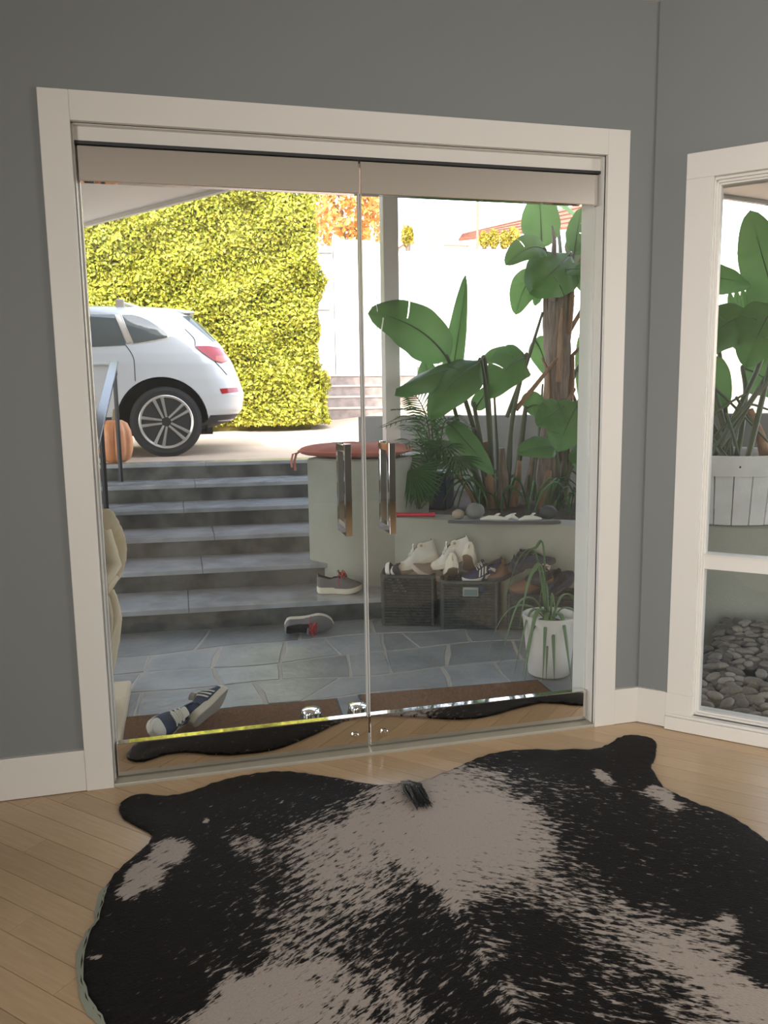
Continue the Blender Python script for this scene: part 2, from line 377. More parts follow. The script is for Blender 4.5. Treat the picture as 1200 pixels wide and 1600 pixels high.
for ya, yb, xs in rows:
    for i in range(len(xs)-1):
        g = .007; (a0, a1), (b0, b1) = xs[i], xs[i+1]; n = 5; poly = []
        A = [(a0+(b0-a0)*k/n, wob(a0+(b0-a0)*k/n, ya)) for k in range(n+1)]; B = [(a1+(b1-a1)*k/n, wob(a1+(b1-a1)*k/n, yb)) for k in range(n+1)]
        A = [(x+(g if k == 0 else -g if k == n else 0), y+g) for k, (x, y) in enumerate(A)]; B = [(x+(g if k == 0 else -g if k == n else 0), y-g) for k, (x, y) in enumerate(B)]
        mr = ((A[-1][0]+B[-1][0])/2+random.uniform(-.012, .012), (A[-1][1]+B[-1][1])/2); ml = ((A[0][0]+B[0][0])/2+random.uniform(-.012, .012), (A[0][1]+B[0][1])/2)
        w = A+[mr]+B[::-1]+[ml]
        w = clip(w, 0, -1, -.175); w = clip(w, .594, .804, .594*1.593+.804*2.18-.01); w = clip(w, .085, 1, 2.04+.085*.45); w = clip(w, .868, -.496, .868*2.12-.496*.17-.01)
        if len(w) > 2: MB().prism(w, LZ-.03, LZ+random.uniform(-.0015, .0015), inset=.004).build('flagstone', 'slate', land)
RISE, RUN, Y0 = .1375, .4538, 2.01
def stair_right(y): return float(np.interp(y, [1.9, 2.18, 2.22, 2.257, 2.323, 2.415, 2.534, 5], [1.96, 1.60, 1.41, 1.33, 1.25, 1.17, 1.10, 2.6]))
st = struct(empty('entry_steps', (0, 0, 0)))
def yl(y, x): return y-.085*(x-.45)
for k in range(6):
    ya = Y0+RUN*k; yb = ya+RUN+.06; z0 = LZ+RISE*k; z1 = z0+RISE
    if k == 5: yb = ya+.22
    xr0 = min(stair_right(yl(ya, 1.2)), 2.2); xr1 = min(stair_right(yl(yb, 1.2)), 2.2)
    po = [(-2.4, yl(ya, -2.4)), (xr0, yl(ya, xr0))]+([(1.60, 2.18), (1.40, 2.222), (1.236, 2.323)] if k == 0 else [(1.10, 2.534)] if k == 1 else [])+[(xr1, yl(yb, xr1)), (-2.4, yl(yb, -2.4))]
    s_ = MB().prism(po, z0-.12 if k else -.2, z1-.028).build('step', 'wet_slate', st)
    po2 = [(-2.4, yl(ya-.018, -2.4)), (xr0, yl(ya-.018, xr0))]+([(1.60, 2.18), (1.40, 2.222), (1.236, 2.323)] if k == 0 else [(1.10, 2.534)] if k == 1 else [])+[(xr1, yl(yb, xr1)), (-2.4, yl(yb, -2.4))]
    # each tread is laid of two or three slabs
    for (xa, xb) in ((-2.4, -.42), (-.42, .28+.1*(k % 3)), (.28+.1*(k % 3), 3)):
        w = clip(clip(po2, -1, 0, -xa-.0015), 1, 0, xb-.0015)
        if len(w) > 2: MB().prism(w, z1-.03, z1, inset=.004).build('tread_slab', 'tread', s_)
# driveway rising to the gate
def gz(x, y):
    s = min(1, max(0, (y-6.2)/6)); s = s*s*(3-2*s)
    return .770+.02*max(0, min(1, (4.6-y)/.4))+.155*s+max(0, x-3.3)*.235*min(1, max(0, (y-5)/4))
P = [[(x, y, gz(x, y)) for x in np.arange(-9, 22.1, .5)] for y in list(np.arange(4.46, 13.2, .4))+[14, 18, 26, 60]]
struct(MB().grid(P).build('driveway_ground', 'drive', smooth=True))

# ------------------------------------------------------------------ planter, bench, back wall
nL = Vector((.594, .804, 0)); dL = Vector((.804, -.594, 0)); P0 = Vector((1.593, 2.18, 0))
TP = Matrix((dL, nL, (0, 0, 1))).transposed().to_4x4(); TP.translation = P0       # planter frame: along the ledge, depth, height
def onz(px, py, z):
    a = at(px, py, 3.0)-CAM; return CAM+a*((z-CAM.z)/a.z)
LH, SOIL, BH = .55, .48, .925
struct(MB().prism(BENCH+[(1.66, 2.22), (1.98, 2.66), (1.44, 3.06)], -.2, BH, inset=.012).build('bench_wall', 'stucco', smooth=.5))
inner = [(x+.13, y+.18) for x, y in LEDGE]
for i in range(len(LEDGE)-1): pass
b = MB(); n = len(LEDGE); vs = [(x, y, z) for (x, y), z in [(p, -.2) for p in LEDGE]+[(p, LH) for p in LEDGE]+[(p, LH) for p in inner]+[(p, -.2) for p in inner]]
b.add(vs, [(r_*n+i, r_*n+i+1, ((r_+1) % 4)*n+i+1, ((r_+1) % 4)*n+i) for r_ in range(4) for i in range(n-1)]+[(0, n, 2*n, 3*n), (n-1, 2*n-1, 3*n-1, 4*n-1)])
struct(b.build('planter_wall', 'stucco', smooth=.6, bevel=.008))
struct(MB().prism([(1.86, 4.42), (7.2, 1.15), (7.3, 1.32), (1.96, 4.59)], -.2, 1.145).build('garden_back_wall', 'stucco_shade', bevel=.008))
struct(MB().prism(inner+[(7.0, .9), (7.2, 1.2), (1.86, 4.45), (1.5, 3.9), (1.44, 3.06), (1.98, 2.66), (1.66, 2.22)], -.2, SOIL).build('soil_ground', 'soil'))
# ------------------------------------------------------------------ porch roof and post
RZ = 2.94
Lf = [(-6, .17), (1.67, .17), (1.67, 2.6), (-.49, 5.41), (-2.1, 7.5), (-6, 7.5)]; Rf = [(1.67, .17), (2.1, .1), (4.6, -2.4), (9, -2.4), (9, 4.31), (5.3, 3.44), (1.67, 2.6)]
pr = struct(empty('porch_roof'))
b = MB(); b.prism(Lf, RZ, RZ+.04); b.prism(Rf, RZ, RZ+.04); b.build('soffit', 'soffit', pr)
def fascia(a, c):
    a, c = Vector((*a, 0)), Vector((*c, 0)); d = (c-a).normalized(); n = Vector((-d.y, d.x, 0)); L_ = (c-a).length
    T = Matrix((d, n, (0, 0, 1))).transposed().to_4x4(); T.translation = a
    MB().box(-.02, L_+.02, -.02, .02, RZ-.03, RZ+.20, T).build('fascia_board', 'fascia', pr, bevel=.003)
for a, c in (((1.67, 2.6), (-.49, 5.41)), ((-.49, 5.41), (-2.1, 7.5)), ((9, 4.31), (5.3, 3.44)), ((5.3, 3.44), (1.67, 2.6))): fascia(a, c)
b = MB(); b.prism([(-6, .17), (1.67, .17), (1.67, 2.6), (-.49, 5.41), (-2.1, 7.5), (-6, 7.5)], RZ+.04, RZ+.2); b.prism(Rf, RZ+.04, RZ+.2); b.build('roof_deck', 'fascia', pr)
pp = tag(MB().box(1.655, 1.762, 2.60, 2.70, .925, RZ+.02).build('porch_post', 'white_trim', bevel=.006), 'square painted white porch post rising behind the red bench cushion', 'post')

# ------------------------------------------------------------------ far garden wall, gate, gate steps
gw = struct(empty('garden_wall'))
def wallseg(x0, y0, x1, y1, z0, z1, th, name, mt, bevel=.0):
    a, c = Vector((x0, y0, 0)), Vector((x1, y1, 0)); d = (c-a).normalized(); n = Vector((-d.y, d.x, 0))
    T = Matrix((d, n, (0, 0, 1))).transposed().to_4x4(); T.translation = a
    return MB().box(0, (c-a).length, 0, th, z0, z1, T).build(name, mt, gw, bevel=bevel)
WT = 4.07
wallseg(1.2, 12.75, 3.26, 12.75, .6, WT-.06, .25, 'wall_panel', 'white_wall')
wallseg(1.2, 12.70, 3.18, 12.70, 2.96, 3.28, .1, 'wall_band', 'grey_block')
wallseg(1.2, 12.69, 3.24, 12.69, WT-.06, WT+.06, .36, 'wall_cap', 'grey_block')
wallseg(4.11, 12.71, 4.92, 12.60, 1.0, WT, .25, 'wall_panel', 'white_wall')
wallseg(5.22, 12.56, 22, 9.85, 1.0, WT-.02, .25, 'wall_panel', 'white_wall')
wallseg(5.22, 12.52, 22, 9.80, WT-.03, WT+.03, .33, 'wall_cap', 'white_wall')
wallseg(4.86, 12.44, 5.28, 12.39, 1.0, WT+.05, .4, 'wall_pier', 'white_wall', .01)
wallseg(4.80, 12.40, 5.34, 12.34, WT+.05, WT+.14, .5, 'pier_cap', 'white_wall', .02)
wallseg(4.88, 12.46, 5.26, 12.41, WT+.14, WT+.22, .36, 'pier_cap', 'white_wall', .03)
gt = tag(empty('garden_gate', (3.66, 12.8, 1.73)), 'tall white boarded gate above the grey steps in the white wall', 'gate')
for k in range(4): MB().box(-.30+k*.165, -.30+k*.165+.161, 0, .04, .02, 2.55).build('gate_board', 'white_wall', gt, bevel=.004)
MB().box(-.385, -.32, -.05, .08, 0, 2.62).build('gate_jamb', 'white_wall', gt, bevel=.004); MB().box(.37, .43, -.05, .08, 0, 2.62).build('gate_jamb', 'white_wall', gt, bevel=.004)
MB().box(-.285, -.255, -.03, 0, 1.16, 1.24).build('gate_latch', mat('latch_grey', (.3, .3, .3), .4, .8), gt, bevel=.004)
M['gate_step'] = mat('weathered_grey_steps', (.21, .165, .15), .8, col2=(.30, .24, .22), scale=9, bump=.4, bscale=40)
M['gate_tread'] = mat('pale_step_tread', (.50, .43, .38), .8)  # paler than the step bodies below
gs = struct(empty('gate_steps'))
for k in range(4):
    z1 = .93+.2*(k+1); ya = 11.35+.33*k; x0 = 2.66+.1*k
    s_ = MB().box(x0, 4.75, ya, 12.8, .7, z1-.03).build('gate_step', 'gate_step', gs); MB().box(x0-.02, 4.75, ya-.02, 12.8, z1-.035, z1).build('step_tread', 'gate_tread', s_, bevel=.006)
struct(MB().box(2.56, 2.64, 11.2, 12.7, .7, 1.76).build('step_cheek_wall', 'white_wall', bevel=.01))
b = MB(); b.box(4.5, 6.3, 11.2, 11.4, .8, 1.82); b.box(4.42, 6.38, 11.14, 11.46, 1.82, 1.88); struct(b.build('low_white_wall', 'white_wall', bevel=.01))

# ------------------------------------------------------------------ loose-leaf masses
def cloud(name, pos, nrm, size, material, parent, asp=1.7, jit=.9, fold=.25):
    """many small folded leaf blades as one mesh"""
    n = len(pos); pos = np.asarray(pos); nrm = np.asarray(nrm)+rng.normal(0, jit, (n, 3)); nrm /= np.linalg.norm(nrm, axis=1)[:, None]
    t = rng.normal(0, 1, (n, 3)); t -= (t*nrm).sum(1)[:, None]*nrm; t /= np.linalg.norm(t, axis=1)[:, None]; s = np.cross(nrm, t)
    sz = size*rng.uniform(.65, 1.25, (n, 1)); L_ = t*sz*.5*asp; Wd = s*sz*.5
    V = np.stack([pos-L_, pos+Wd+nrm*sz*fold, pos+L_*1.1, pos-Wd+nrm*sz*fold], 1).reshape(-1, 3)
    i = np.arange(n)*4; F = np.stack([i, i+1, i+2, i, i+2, i+3], 1).reshape(-1)
    me = bpy.data.meshes.new(name); me.vertices.add(len(V)); me.vertices.foreach_set('co', V.astype(np.float32).ravel())
    me.loops.add(len(F)); me.loops.foreach_set('vertex_index', F.astype(np.int32)); me.polygons.add(2*n)
    me.polygons.foreach_set('loop_start', np.arange(2*n, dtype=np.int32)*3); me.polygons.foreach_set('loop_total', np.full(2*n, 3, np.int32))
    me.update(calc_edges=True); me.validate()
    o = bpy.data.objects.new(name, me); COL.objects.link(o); me.materials.append(M[material]); o.parent = parent; o['kind'] = 'stuff'
    return o
M['hedge_leaf'] = mat('hedge_leaf', (.385, .385, .04), .45, island=.6, trans=.25, spec=.35)
M['hedge_core'] = mat('hedge_inner_twigs', (.09, .075, .015), .9, col2=(.17, .14, .02), scale=8)
hd = tag(empty('hedge', (0, 9.6, .9)), 'tall clipped yellow-green hedge behind the white car', 'hedge')
HX0, HX1, HY0, HY1, HZ1 = -5, 2.30, 9.05, 12.6, 4.30
b = MB(); b.box(HX0, HX1-.12, HY0+.12-9.6, HY1-9.6, -.2, HZ1-.9-.12); b.build('hedge_core', 'hedge_core', hd)
n = 92000; u = rng.uniform(HX0*.55, HX1, n); z = rng.uniform(.93, HZ1, n)
bulge = .07*np.sin(u*3.1+z*2)+.06*np.sin(u*7+z*5.3)+.05*np.sin(z*9-u*4); lowb = np.clip((1.75-z)/.8, 0, 1)
y = HY0-bulge*.8-lowb*.22*(.6+.4*np.sin(u*5))+rng.uniform(-.05, .12, n)
pos = np.stack([u, y-9.6, z-.9], 1); nr = np.tile([0, -1, .35], (n, 1))
n2 = 42000; y2 = rng.uniform(HY0, HY1, n2); z2 = rng.uniform(.93, HZ1, n2); x2 = HX1+.06*np.sin(z2*4+y2*3)+.05*np.sin(z2*9)+rng.uniform(-.1, .06, n2)+np.clip((1.7-z2)/.8, 0, 1)*.1
pos = np.vstack([pos, np.stack([x2, y2-9.6, z2-.9], 1)]); nr = np.vstack([nr, np.tile([1, -.2, .3], (n2, 1))])
n3 = 7000; x3 = rng.uniform(HX0*.55, HX1, n3); y3 = rng.uniform(HY0, HY1, n3); z3 = HZ1+.05*np.sin(x3*5)+rng.uniform(-.08, .05, n3)
pos = np.vstack([pos, np.stack([x3, y3-9.6, z3-.9], 1)]); nr = np.vstack([nr, np.tile([0, -.2, 1], (n3, 1))])
cloud('hedge_foliage', pos, nr, .038, 'hedge_leaf', hd)
def ball_tree(name, c, r, zg, n, size, mt, label, cat, ntr=1):
    o = tag(empty(name, (c[0], c[1], zg)), label, cat)
    d = rng.normal(0, 1, (n, 3)); d /= np.linalg.norm(d, axis=1)[:, None]
    rad = (1-.45*rng.random(n)**2)*(1+.16*np.sin(d[:, 0]*5+d[:, 2]*4)+.1*np.sin(d[:, 1]*9))
    cloud('tree_foliage', d*rad[:, None]*np.array(r)+np.array([0, 0, c[2]-zg]), d+[0, 0, .3], size, mt, o)
    b = MB(); b.tube([(0, 0, -.1), (.03, 0, (c[2]-zg)*.5), (0, .02, c[2]-zg)], [.09, .07, .04], 7)
    for k in range(5):
        a = k*1.3; b.tube([(0, 0, (c[2]-zg)*.6), (math.cos(a)*r[0]*.35, math.sin(a)*r[1]*.35, c[2]-zg), (math.cos(a)*r[0]*.7, math.sin(a)*r[1]*.7, c[2]-zg+r[2]*.4)], [.04, .025, .01], 5)
    b.build('tree_trunk', M['bark'], o, smooth=True); return o
M['bark'] = mat('brown_bark', (.12, .085, .06), .9, col2=(.2, .15, .11), scale=9, bump=.5)
M['autumn_leaf'] = mat('orange_autumn_leaf', (.72, .40, .10), .5, island=.4, trans=.4)
M['yellow_leaf'] = mat('yellow_leaf', (.42, .34, .03), .5, island=.4, trans=.35)
c = at(545, 322, 16.0); ball_tree('autumn_tree', c, (.85, .8, 1.05), 1.0, 2600, .085, 'autumn_leaf', 'small tree with orange autumn leaves beyond the white wall', 'tree')
for i, (px, py_, s, lb) in enumerate(((637, 368, .13, 'tiny yellow shrub showing over the wall beside the porch post'), (757, 374, .10, 'yellow shrub under the tiled roof, touching the pale lamp pole'), (772, 373, .11, 'second yellow shrub along the wall from the lamp pole'), (789, 374, .11, 'third yellow shrub along the wall from the lamp pole'), (803, 371, .13, 'fourth and tallest yellow shrub, beside the banana leaves'))):
    c = at(px, py_, 15.5); ball_tree('yellow_shrub', c, (s, s, s*1.7), 3.0, 420, .055, 'yellow_leaf', lb, 'shrub')
# far houses and the pole
M['roof_tile'] = mat('terracotta_tile', (.19, .07, .042), .8, col2=(.25, .10, .06), scale=6)
M['house_wall'] = mat('pale_house_wall', (.75, .70, .62), .85)
hs = tag(empty('tiled_house', (15.5, 29, 2)), 'far house with a red tiled roof seen over the white wall', 'house')
a = at(716, 377, 27); e_ = at(950, 322, 27); e2 = at(950, 352, 27)
def lerp(p, q, t): return p+(q-p)*t
lo0, hi0, lo1, hi1 = a, at(722, 368, 27.8), at(980, 348, 27), at(980, 302, 30)
for k in range(5):
    t0, t1 = k/5, (k+1)/5
    L0, L1, H0, H1 = lerp(lo0, hi0, t0), lerp(lo1, hi1, t0), lerp(lo0, hi0, t1), lerp(lo1, hi1, t1); up = Vector((0, -.05, .10))
    MB().add([v-Vector(hs.location) for v in (L0, L1, H1, H0, L0+up, L1+up, H1+Vector((0, 0, .03)), H0+Vector((0, 0, .03)))], [(3,2,1,0), (4,5,6,7), (0,1,5,4), (1,2,6,5), (2,3,7,6), (3,0,4,7)]).build('roof_tile_course', 'roof_tile', hs)
MB().box(lo0.x-15.3, lo1.x-15.5, -1.7, 4, -1.2, lo0.z-2).build('house_wall', 'house_wall', hs)
c0 = at(690, 366, 24); hg = tag(empty('gabled_house', (c0.x, 24.5, 2)), 'pale house with a low gable behind the white wall pier', 'house')
zr = c0.z-2; b = MB(); b.add([(-1.2, 0, zr-.25), (1.2, 0, zr-.25), (0, 0, zr+.22), (-1.2, 4, zr-.25), (1.2, 4, zr-.25), (0, 4, zr+.22)], [(0,1,2), (3,5,4), (0,2,5,3), (1,4,5,2), (0,3,4,1)]); b.build('gable_roof', mat('pale_tile', (.28, .21, .15), .8), hg)
MB().box(-1.1, 1.1, .1, 4, -1.2, zr-.25).build('house_wall', 'house_wall', hg)
M['pole_paint'] = mat('pale_pole_paint', (.16, .14, .095), .7)
q0, q1 = at(746, 388, 18), at(746, 250, 18)
lp = tag(empty('lamp_pole', (q0.x, 18, 1.5)), 'thin pale utility pole standing behind the white wall', 'pole')
MB().tube([(0, 0, -.5), (0, 0, q1.z-1.5)], [.045, .035], 10).build('pole', M['pole_paint'], lp, smooth=True)
MB().tube([(0, 0, q1.z-1.6), (.3, -.1, q1.z-1.45), (.6, -.2, q1.z-1.45)], .025, 8).build('pole_arm', 'house_wall', lp, smooth=True)

# ------------------------------------------------------------------ parked car (local: +x rear, z up, wheel axle at x = 0)
M['car_white'] = mat('white_car_paint', (.56, .57, .58), .25, coat=.8)
M['car_glass'] = mat('dark_car_glass', (.08, .095, .095), .04, spec=.9)
M['car_black'] = mat('black_car_plastic', (.025, .025, .026), .55)
M['car_trim'] = mat('bright_car_trim', (.75, .72, .66), .2, .8)
M['tail_red'] = mat('red_tail_light', (.33, .010, .018), .12, coat=.6); M['tail_amber'] = mat('amber_tail_light', (.42, .07, .02), .15, coat=1)
M['tyre'] = mat('black_tyre', (.018, .018, .018), .8); M['alloy'] = mat('silver_alloy', (.58, .56, .53), .28, .7)
car = tag(empty('car', (.16, 6.22, .762)), 'white car with red tail lights parked before the tall hedge', 'car')
LV = np.array([.26, .34, .45, .60, .75, .90, 1.00, 1.08, 1.16, 1.25, 1.33, 1.40, 1.445, 1.475, 1.49])
XR = np.array([.40, .66, .76, .785, .74, .685, .635, .585, .52, .44, .36, .285, .22, .05, -.25])
XF = np.array([-3.25, -3.42, -3.46, -3.44, -3.40, -3.30, -2.75, -2.45, -2.22, -1.97, -1.75, -1.52, -1.35, -1.15, -1.0])
HWD = np.array([.84, .885, .905, .915, .915, .905, .885, .86, .83, .785, .735, .69, .64, .52, .32])
RX = np.array([.22, .28, .32, .34, .34, .34, .34, .36, .38, .40, .42, .44, .45, .40, .3])
def lev(a, z): return float(np.interp(z, LV, a))
def side_y(x, z):
    xr, hw, rx = lev(XR, z), lev(HWD, z), lev(RX, z)
    if x <= xr-rx: return -hw
    q = min(.999, (x-(xr-rx))/rx); return -hw*(.55+.45*math.sqrt(max(0, 1-q*q))) if q < .999 else -hw*.55
def body_loop(z):
    xr, xf, hw, rx = lev(XR, z), lev(XF, z), lev(HWD, z), lev(RX, z); out = []
    for k in range(26): x = xf+rx+(xr-rx-xf-rx)*k/25; out.append((x, -hw, z))
    for k in range(1, 12): q = PI/2*k/11; out.append((xr-rx+rx*math.sin(q), -hw*(.55+.45*math.cos(q)), z))
    m_ = [(x, -y, z) for x, y, z in out[::-1]]
    fr = [(xf+rx-rx*math.sin(PI/2*k/8), hw*(.4+.6*math.cos(PI/2*k/8)), z) for k in range(1, 9)]
    return out+m_+fr+[(x, -y, z) for x, y, z in fr[::-1]]
zs = sorted(set(np.concatenate([LV, np.linspace(.26, 1.49, 34)]).round(4)))
loops = [body_loop(z) for z in zs]; nLp = len(loops[0]); b = MB()
b.add([p for l in loops for p in l], [(i*nLp+j, i*nLp+(j+1) % nLp, (i+1)*nLp+(j+1) % nLp, (i+1)*nLp+j) for i in range(len(zs)-1) for j in range(nLp)]+[tuple(range(nLp-1, -1, -1)), tuple((len(zs)-1)*nLp+j for j in range(nLp))])
me = b.mesh('body', smooth=.7)
tmp = bpy.data.objects.new('tmp', me); COL.objects.link(tmp); cutb = MB()
for ax in (-.03, -2.62):
    for s0, s1 in ((-1.1, -.56), (.56, 1.1)): cutb.lathe([(.43, s0), (.43, s1)], 48, (ax, 0, .345), T=Matrix.Rotation(PI/2, 4, 'X'))
cut = bpy.data.objects.new('cut', cutb.mesh('cut')); COL.objects.link(cut)
md = tmp.modifiers.new('b', 'BOOLEAN'); md.object = cut; md.operation = 'DIFFERENCE'; md.solver = 'EXACT'
me2 = bpy.data.meshes.new_from_object(tmp.evaluated_get(bpy.context.evaluated_depsgraph_get()))
bpy.data.objects.remove(tmp); bpy.data.objects.remove(cut)
body = bpy.data.objects.new('body', me2); COL.objects.link(body); body.parent = car; me2.name = 'body'; me2.materials.clear(); me2.materials.append(M['car_white'])
MB().box(-3.0, .45, -.55, .55, .20, .40).build('underbody', 'car_black', car)
for ax in (-.03, -2.62):
    for sd in (-1, 1):
        b = MB(); T_ = Matrix.Rotation(PI/2, 4, 'X'); cth = [PI*k/24-.25 for k in range(26)]
        P_ = [[(ax+r*math.cos(a), y, .345+r*math.sin(a)) for a in np.linspace(-.28, PI+.28, 30)] for r, y in ((.424, sd*-.565*-1), (.424, sd*.86))]
        b.grid(P_); b.grid([[(ax+r*math.cos(a), sd*.567, .345+r*math.sin(a)) for a in np.linspace(-.28, PI+.28, 30)] for r in (.02, .424)])
        b.build('arch_liner', 'car_black', car)
def patch(name, poly, mt, off=.004, side=-1, parent=None, sub=3, thick=0):
    bm = bmesh.new(); vs = [bm.verts.new((x, 0, z)) for x, z in poly]; f = bm.faces.new(vs)
    bmesh.ops.triangulate(bm, faces=[f])
    for _ in range(sub): bmesh.ops.subdivide_edges(bm, edges=bm.edges[:], cuts=1, use_grid_fill=True)
    for v in bm.verts: v.co.y = (side_y(v.co.x, v.co.z)-off)*(1 if side < 0 else -1)
    bmesh.ops.recalc_face_normals(bm, faces=bm.faces)
    for f in bm.faces: f.smooth = True
    me = bpy.data.meshes.new(name); bm.to_mesh(me); bm.free(); o = bpy.data.objects.new(name, me); COL.objects.link(o); me.materials.append(M[mt]); o.parent = parent or car; return o
def seam(name, pts, side):
    P = [(p.x, (side_y(p.x, p.z)-.0005)*(1 if side < 0 else -1), p.z) for p in catmull([(x, 0, z) for x, z in pts], 8, False)]
    MB().tube(P, .0042, 6).build(name, 'car_black', car, smooth=True)
def cv(pts, k=4): return [(p.x, p.y) for p in catmull([(x, z, 0) for x, z in pts], k, False)]
for sd in (-1, 1):
    q = cv([(-.365, 1.372), (-.25, 1.37), (-.13, 1.325), (0, 1.235), (.055, 1.175)])+cv([(.045, 1.150), (-.12, 1.118), (-.262, 1.095)])
    patch('side_window_surround', [(x*1.0+(.018 if x > -.2 else -.012), z+(.014 if z > 1.2 else -.014)) for x, z in q], 'car_trim', .002, sd); patch('side_window', q, 'car_glass', .006, sd)
    q2 = [(-.475, 1.372), (-.43, 1.372), (-.335, 1.095), (-.345, 1.075), (-1.32, 1.02), (-1.30, 1.10), (-1.1, 1.30), (-.95, 1.372)]
    patch('side_window', q2, 'car_glass', .005, sd)
    q3 = [(-1.37, 1.015), (-2.25, .985), (-1.95, 1.20), (-1.55, 1.355), (-1.38, 1.36)]; patch('side_window', q3, 'car_glass', .005, sd)
    patch('door_pillar', [(-.43, 1.372), (-.385, 1.372), (-.275, 1.10), (-.325, 1.09)], 'car_trim', .009, sd, sub=2)
    tl = [(.300, 1.066), (.44, 1.072), (.56, 1.06), (.617, 1.02), (.637, .97), (.63, .935), (.555, .905), (.48, .925), (.37, 1.005)]
    t_ = patch('tail_light', tl, 'tail_red', .010, sd); patch('lamp_lens', [(.50, .975), (.61, .985), (.625, .94), (.56, .915), (.49, .928)], 'tail_amber', .014, sd, t_, 2)
    patch('bumper_reflector', [(.52, .655), (.70, .668), (.715, .625), (.54, .605)], 'tail_red', .006, sd, sub=2)
    patch('rear_quarter_glass', [(.20, 1.375), (.30, 1.385), (.42, 1.255), (.515, 1.135), (.49, 1.12), (.37, 1.225)], 'car_glass', .006, sd)
    sm = [(-.355, 1.10), (-.30, 1.02), (-.27, .95), (-.265, .86), (-.265, .735)]
    seam('door_seam', sm, sd)
    s2 = [(.22, 1.235), (.30, 1.14), (.305, 1.07)]; seam('tailgate_seam', s2, sd)
    s3 = [(.48, .925), (.545, .855), (.60, .79)]; seam('tailgate_seam', s3, sd)
    patch('sill_cladding', [(-2.15, .40), (-.5, .40), (-.5, .30), (-2.15, .30)], 'car_black', .006, sd, sub=3)
    MB().box(-.63, -.43, (-.935 if sd < 0 else .88), (-.88 if sd < 0 else .935), .885, .91).build('door_handle', 'car_white', car, bevel=.008)
# rear glass and lower bumper across the tail
b = MB(); rows_ = []
for z in np.linspace(1.10, 1.385, 9):
    xr, hw, rx = lev(XR, z), lev(HWD, z), lev(RX, z)
    rows_.append([(xr-rx+rx*math.cos(q)+.006, hw*.55*0+hw*(.55*max(-1, min(1, q/.6))+.45*math.sin(q)*1.0)*.985, z) for q in np.linspace(-.95, .95, 17)])
b.grid(rows_).build('rear_window', 'car_glass', car, smooth=True)
MB().prism([(.02, 0), (.315, 0), (.325, .02), (.02, .055)], -.56, .56, T=Matrix.Translation((0, 0, 1.405)) @ Matrix.Rotation(PI/2, 4, 'X')).build('roof_spoiler', 'car_white', car, bevel=.01)
b = MB(); rows_ = []
for z in np.linspace(.262, .40, 5):
    lp_ = body_loop(z); lp_ = lp_[25:49]; rows_.append([(x+.006, y*1.008, z) for x, y, _ in lp_])
b.grid(rows_).build('bumper_cladding', 'car_black', car, smooth=True)
MB().box(-.42, -.34, -.62, -.54, 1.43, 1.53).build('roof_bar_foot', mat('roof_bar_grey', (.42, .36, .31), .5), car, bevel=.014)
MB().tube([(-.36, -.56, 1.50), (-.18, -.5, 1.455), (-.05, -.45, 1.45)], .014, 8).build('roof_bar_strut', 'car_trim', car, smooth=True)
def wheel(x, y, sgn, full):
    w = MB().lathe([(.235, -.1), (.30, -.112), (.335, -.085), (.345, -.03), (.345, .03), (.335, .085), (.30, .112), (.235, .1)], 48, T=Matrix.Rotation(PI/2, 4, 'X')).build('wheel', 'tyre', car, smooth=.6); w.location = (x, y, .345)
    T = Matrix.Rotation(PI/2, 4, 'X')
    MB().lathe([(.222, .085), (.250, .100), (.258, .108), (.252, .113), (.236, .106), (.215, .07), (.21, -.05)], 48, T=T).build('rim', 'alloy', w, smooth=.6)
    MB().lathe([(.02, .02), (.15, .02), (.152, .01), (.15, 0), (.02, 0)], 32, T=T).build('brake_disc', mat('brake_disc', (.30, .27, .25), .4, .8) if full else bpy.data.materials['brake_disc'], w)
    MB().lathe([(.0, .098), (.03, .098), (.045, .092), (.055, .075), (.058, .03)], 24, T=T).build('hub', 'alloy', w, smooth=.6)
    MB().lathe([(.21, -.04), (.21, -.03), (.0, -.03)], 24, T=T).build('wheel_well_disc', 'car_black', w)
    for k in range(5):
        for s in (-1, 1):
            an = PI/2+.30+k*2*PI/5+s*.17; an0 = PI/2+.30+k*2*PI/5+s*.36
            p0 = Vector((math.cos(an0)*.046, -.088, math.sin(an0)*.046)); p1 = Vector((math.cos(an)*.236, -.10, math.sin(an)*.236))
            MB().tube([p0, (p0+p1)/2+Vector((0, -.004, 0)), p1], [.0175, .0145, .018], 6).build('spoke', 'alloy', w, smooth=True)
        a = PI/2+.30+k*2*PI/5; MB().ell((math.cos(a)*.038, -.095, math.sin(a)*.038), (.007, .006, .007), 8, 6).build('wheel_bolt', 'car_black', w)
    if sgn > 0: w.rotation_euler = (0, 0, PI)
    return w
wheel(0, -.80, -1, True); wheel(-2.59, -.80, -1, False); wheel(0, .80, 1, False); wheel(-2.59, .80, 1, False)

# ------------------------------------------------------------------ handrail, pumpkin, statue
M['black_iron'] = mat('black_iron', (.02, .02, .022), .3, .6)
M['rail_top'] = mat('gloss_black_rail', (.03, .032, .04), .12, .5)
hr = tag(empty('handrail', (-.30, 4.0, .6)), 'black iron stair handrail with a flat sloping top beside the pumpkin', 'handrail')
def tl_(p): return [q-hr.location.x if i == 0 else q-hr.location.y if i == 1 else q-hr.location.z for i, q in enumerate(p)]
A1 = at(178, 568, 4.24)
B1 = at(157, 655, 2.78); B0 = Vector((B1.x, 2.78, LZ+RISE*2))
A0 = Vector((A1.x, 4.24, LZ+RISE*5-.002))
for p, q in ((A0, A1), (B0, B1)): MB().tube([tl_(p), tl_(q)], .017, 4).build('rail_post', 'black_iron', hr)
d = (A1-B1).normalized(); e = d.cross(Vector((0, 0, 1))).normalized(); up = e.cross(d)
T = Matrix((d, e, up)).transposed().to_4x4(); T.translation = B1-hr.location
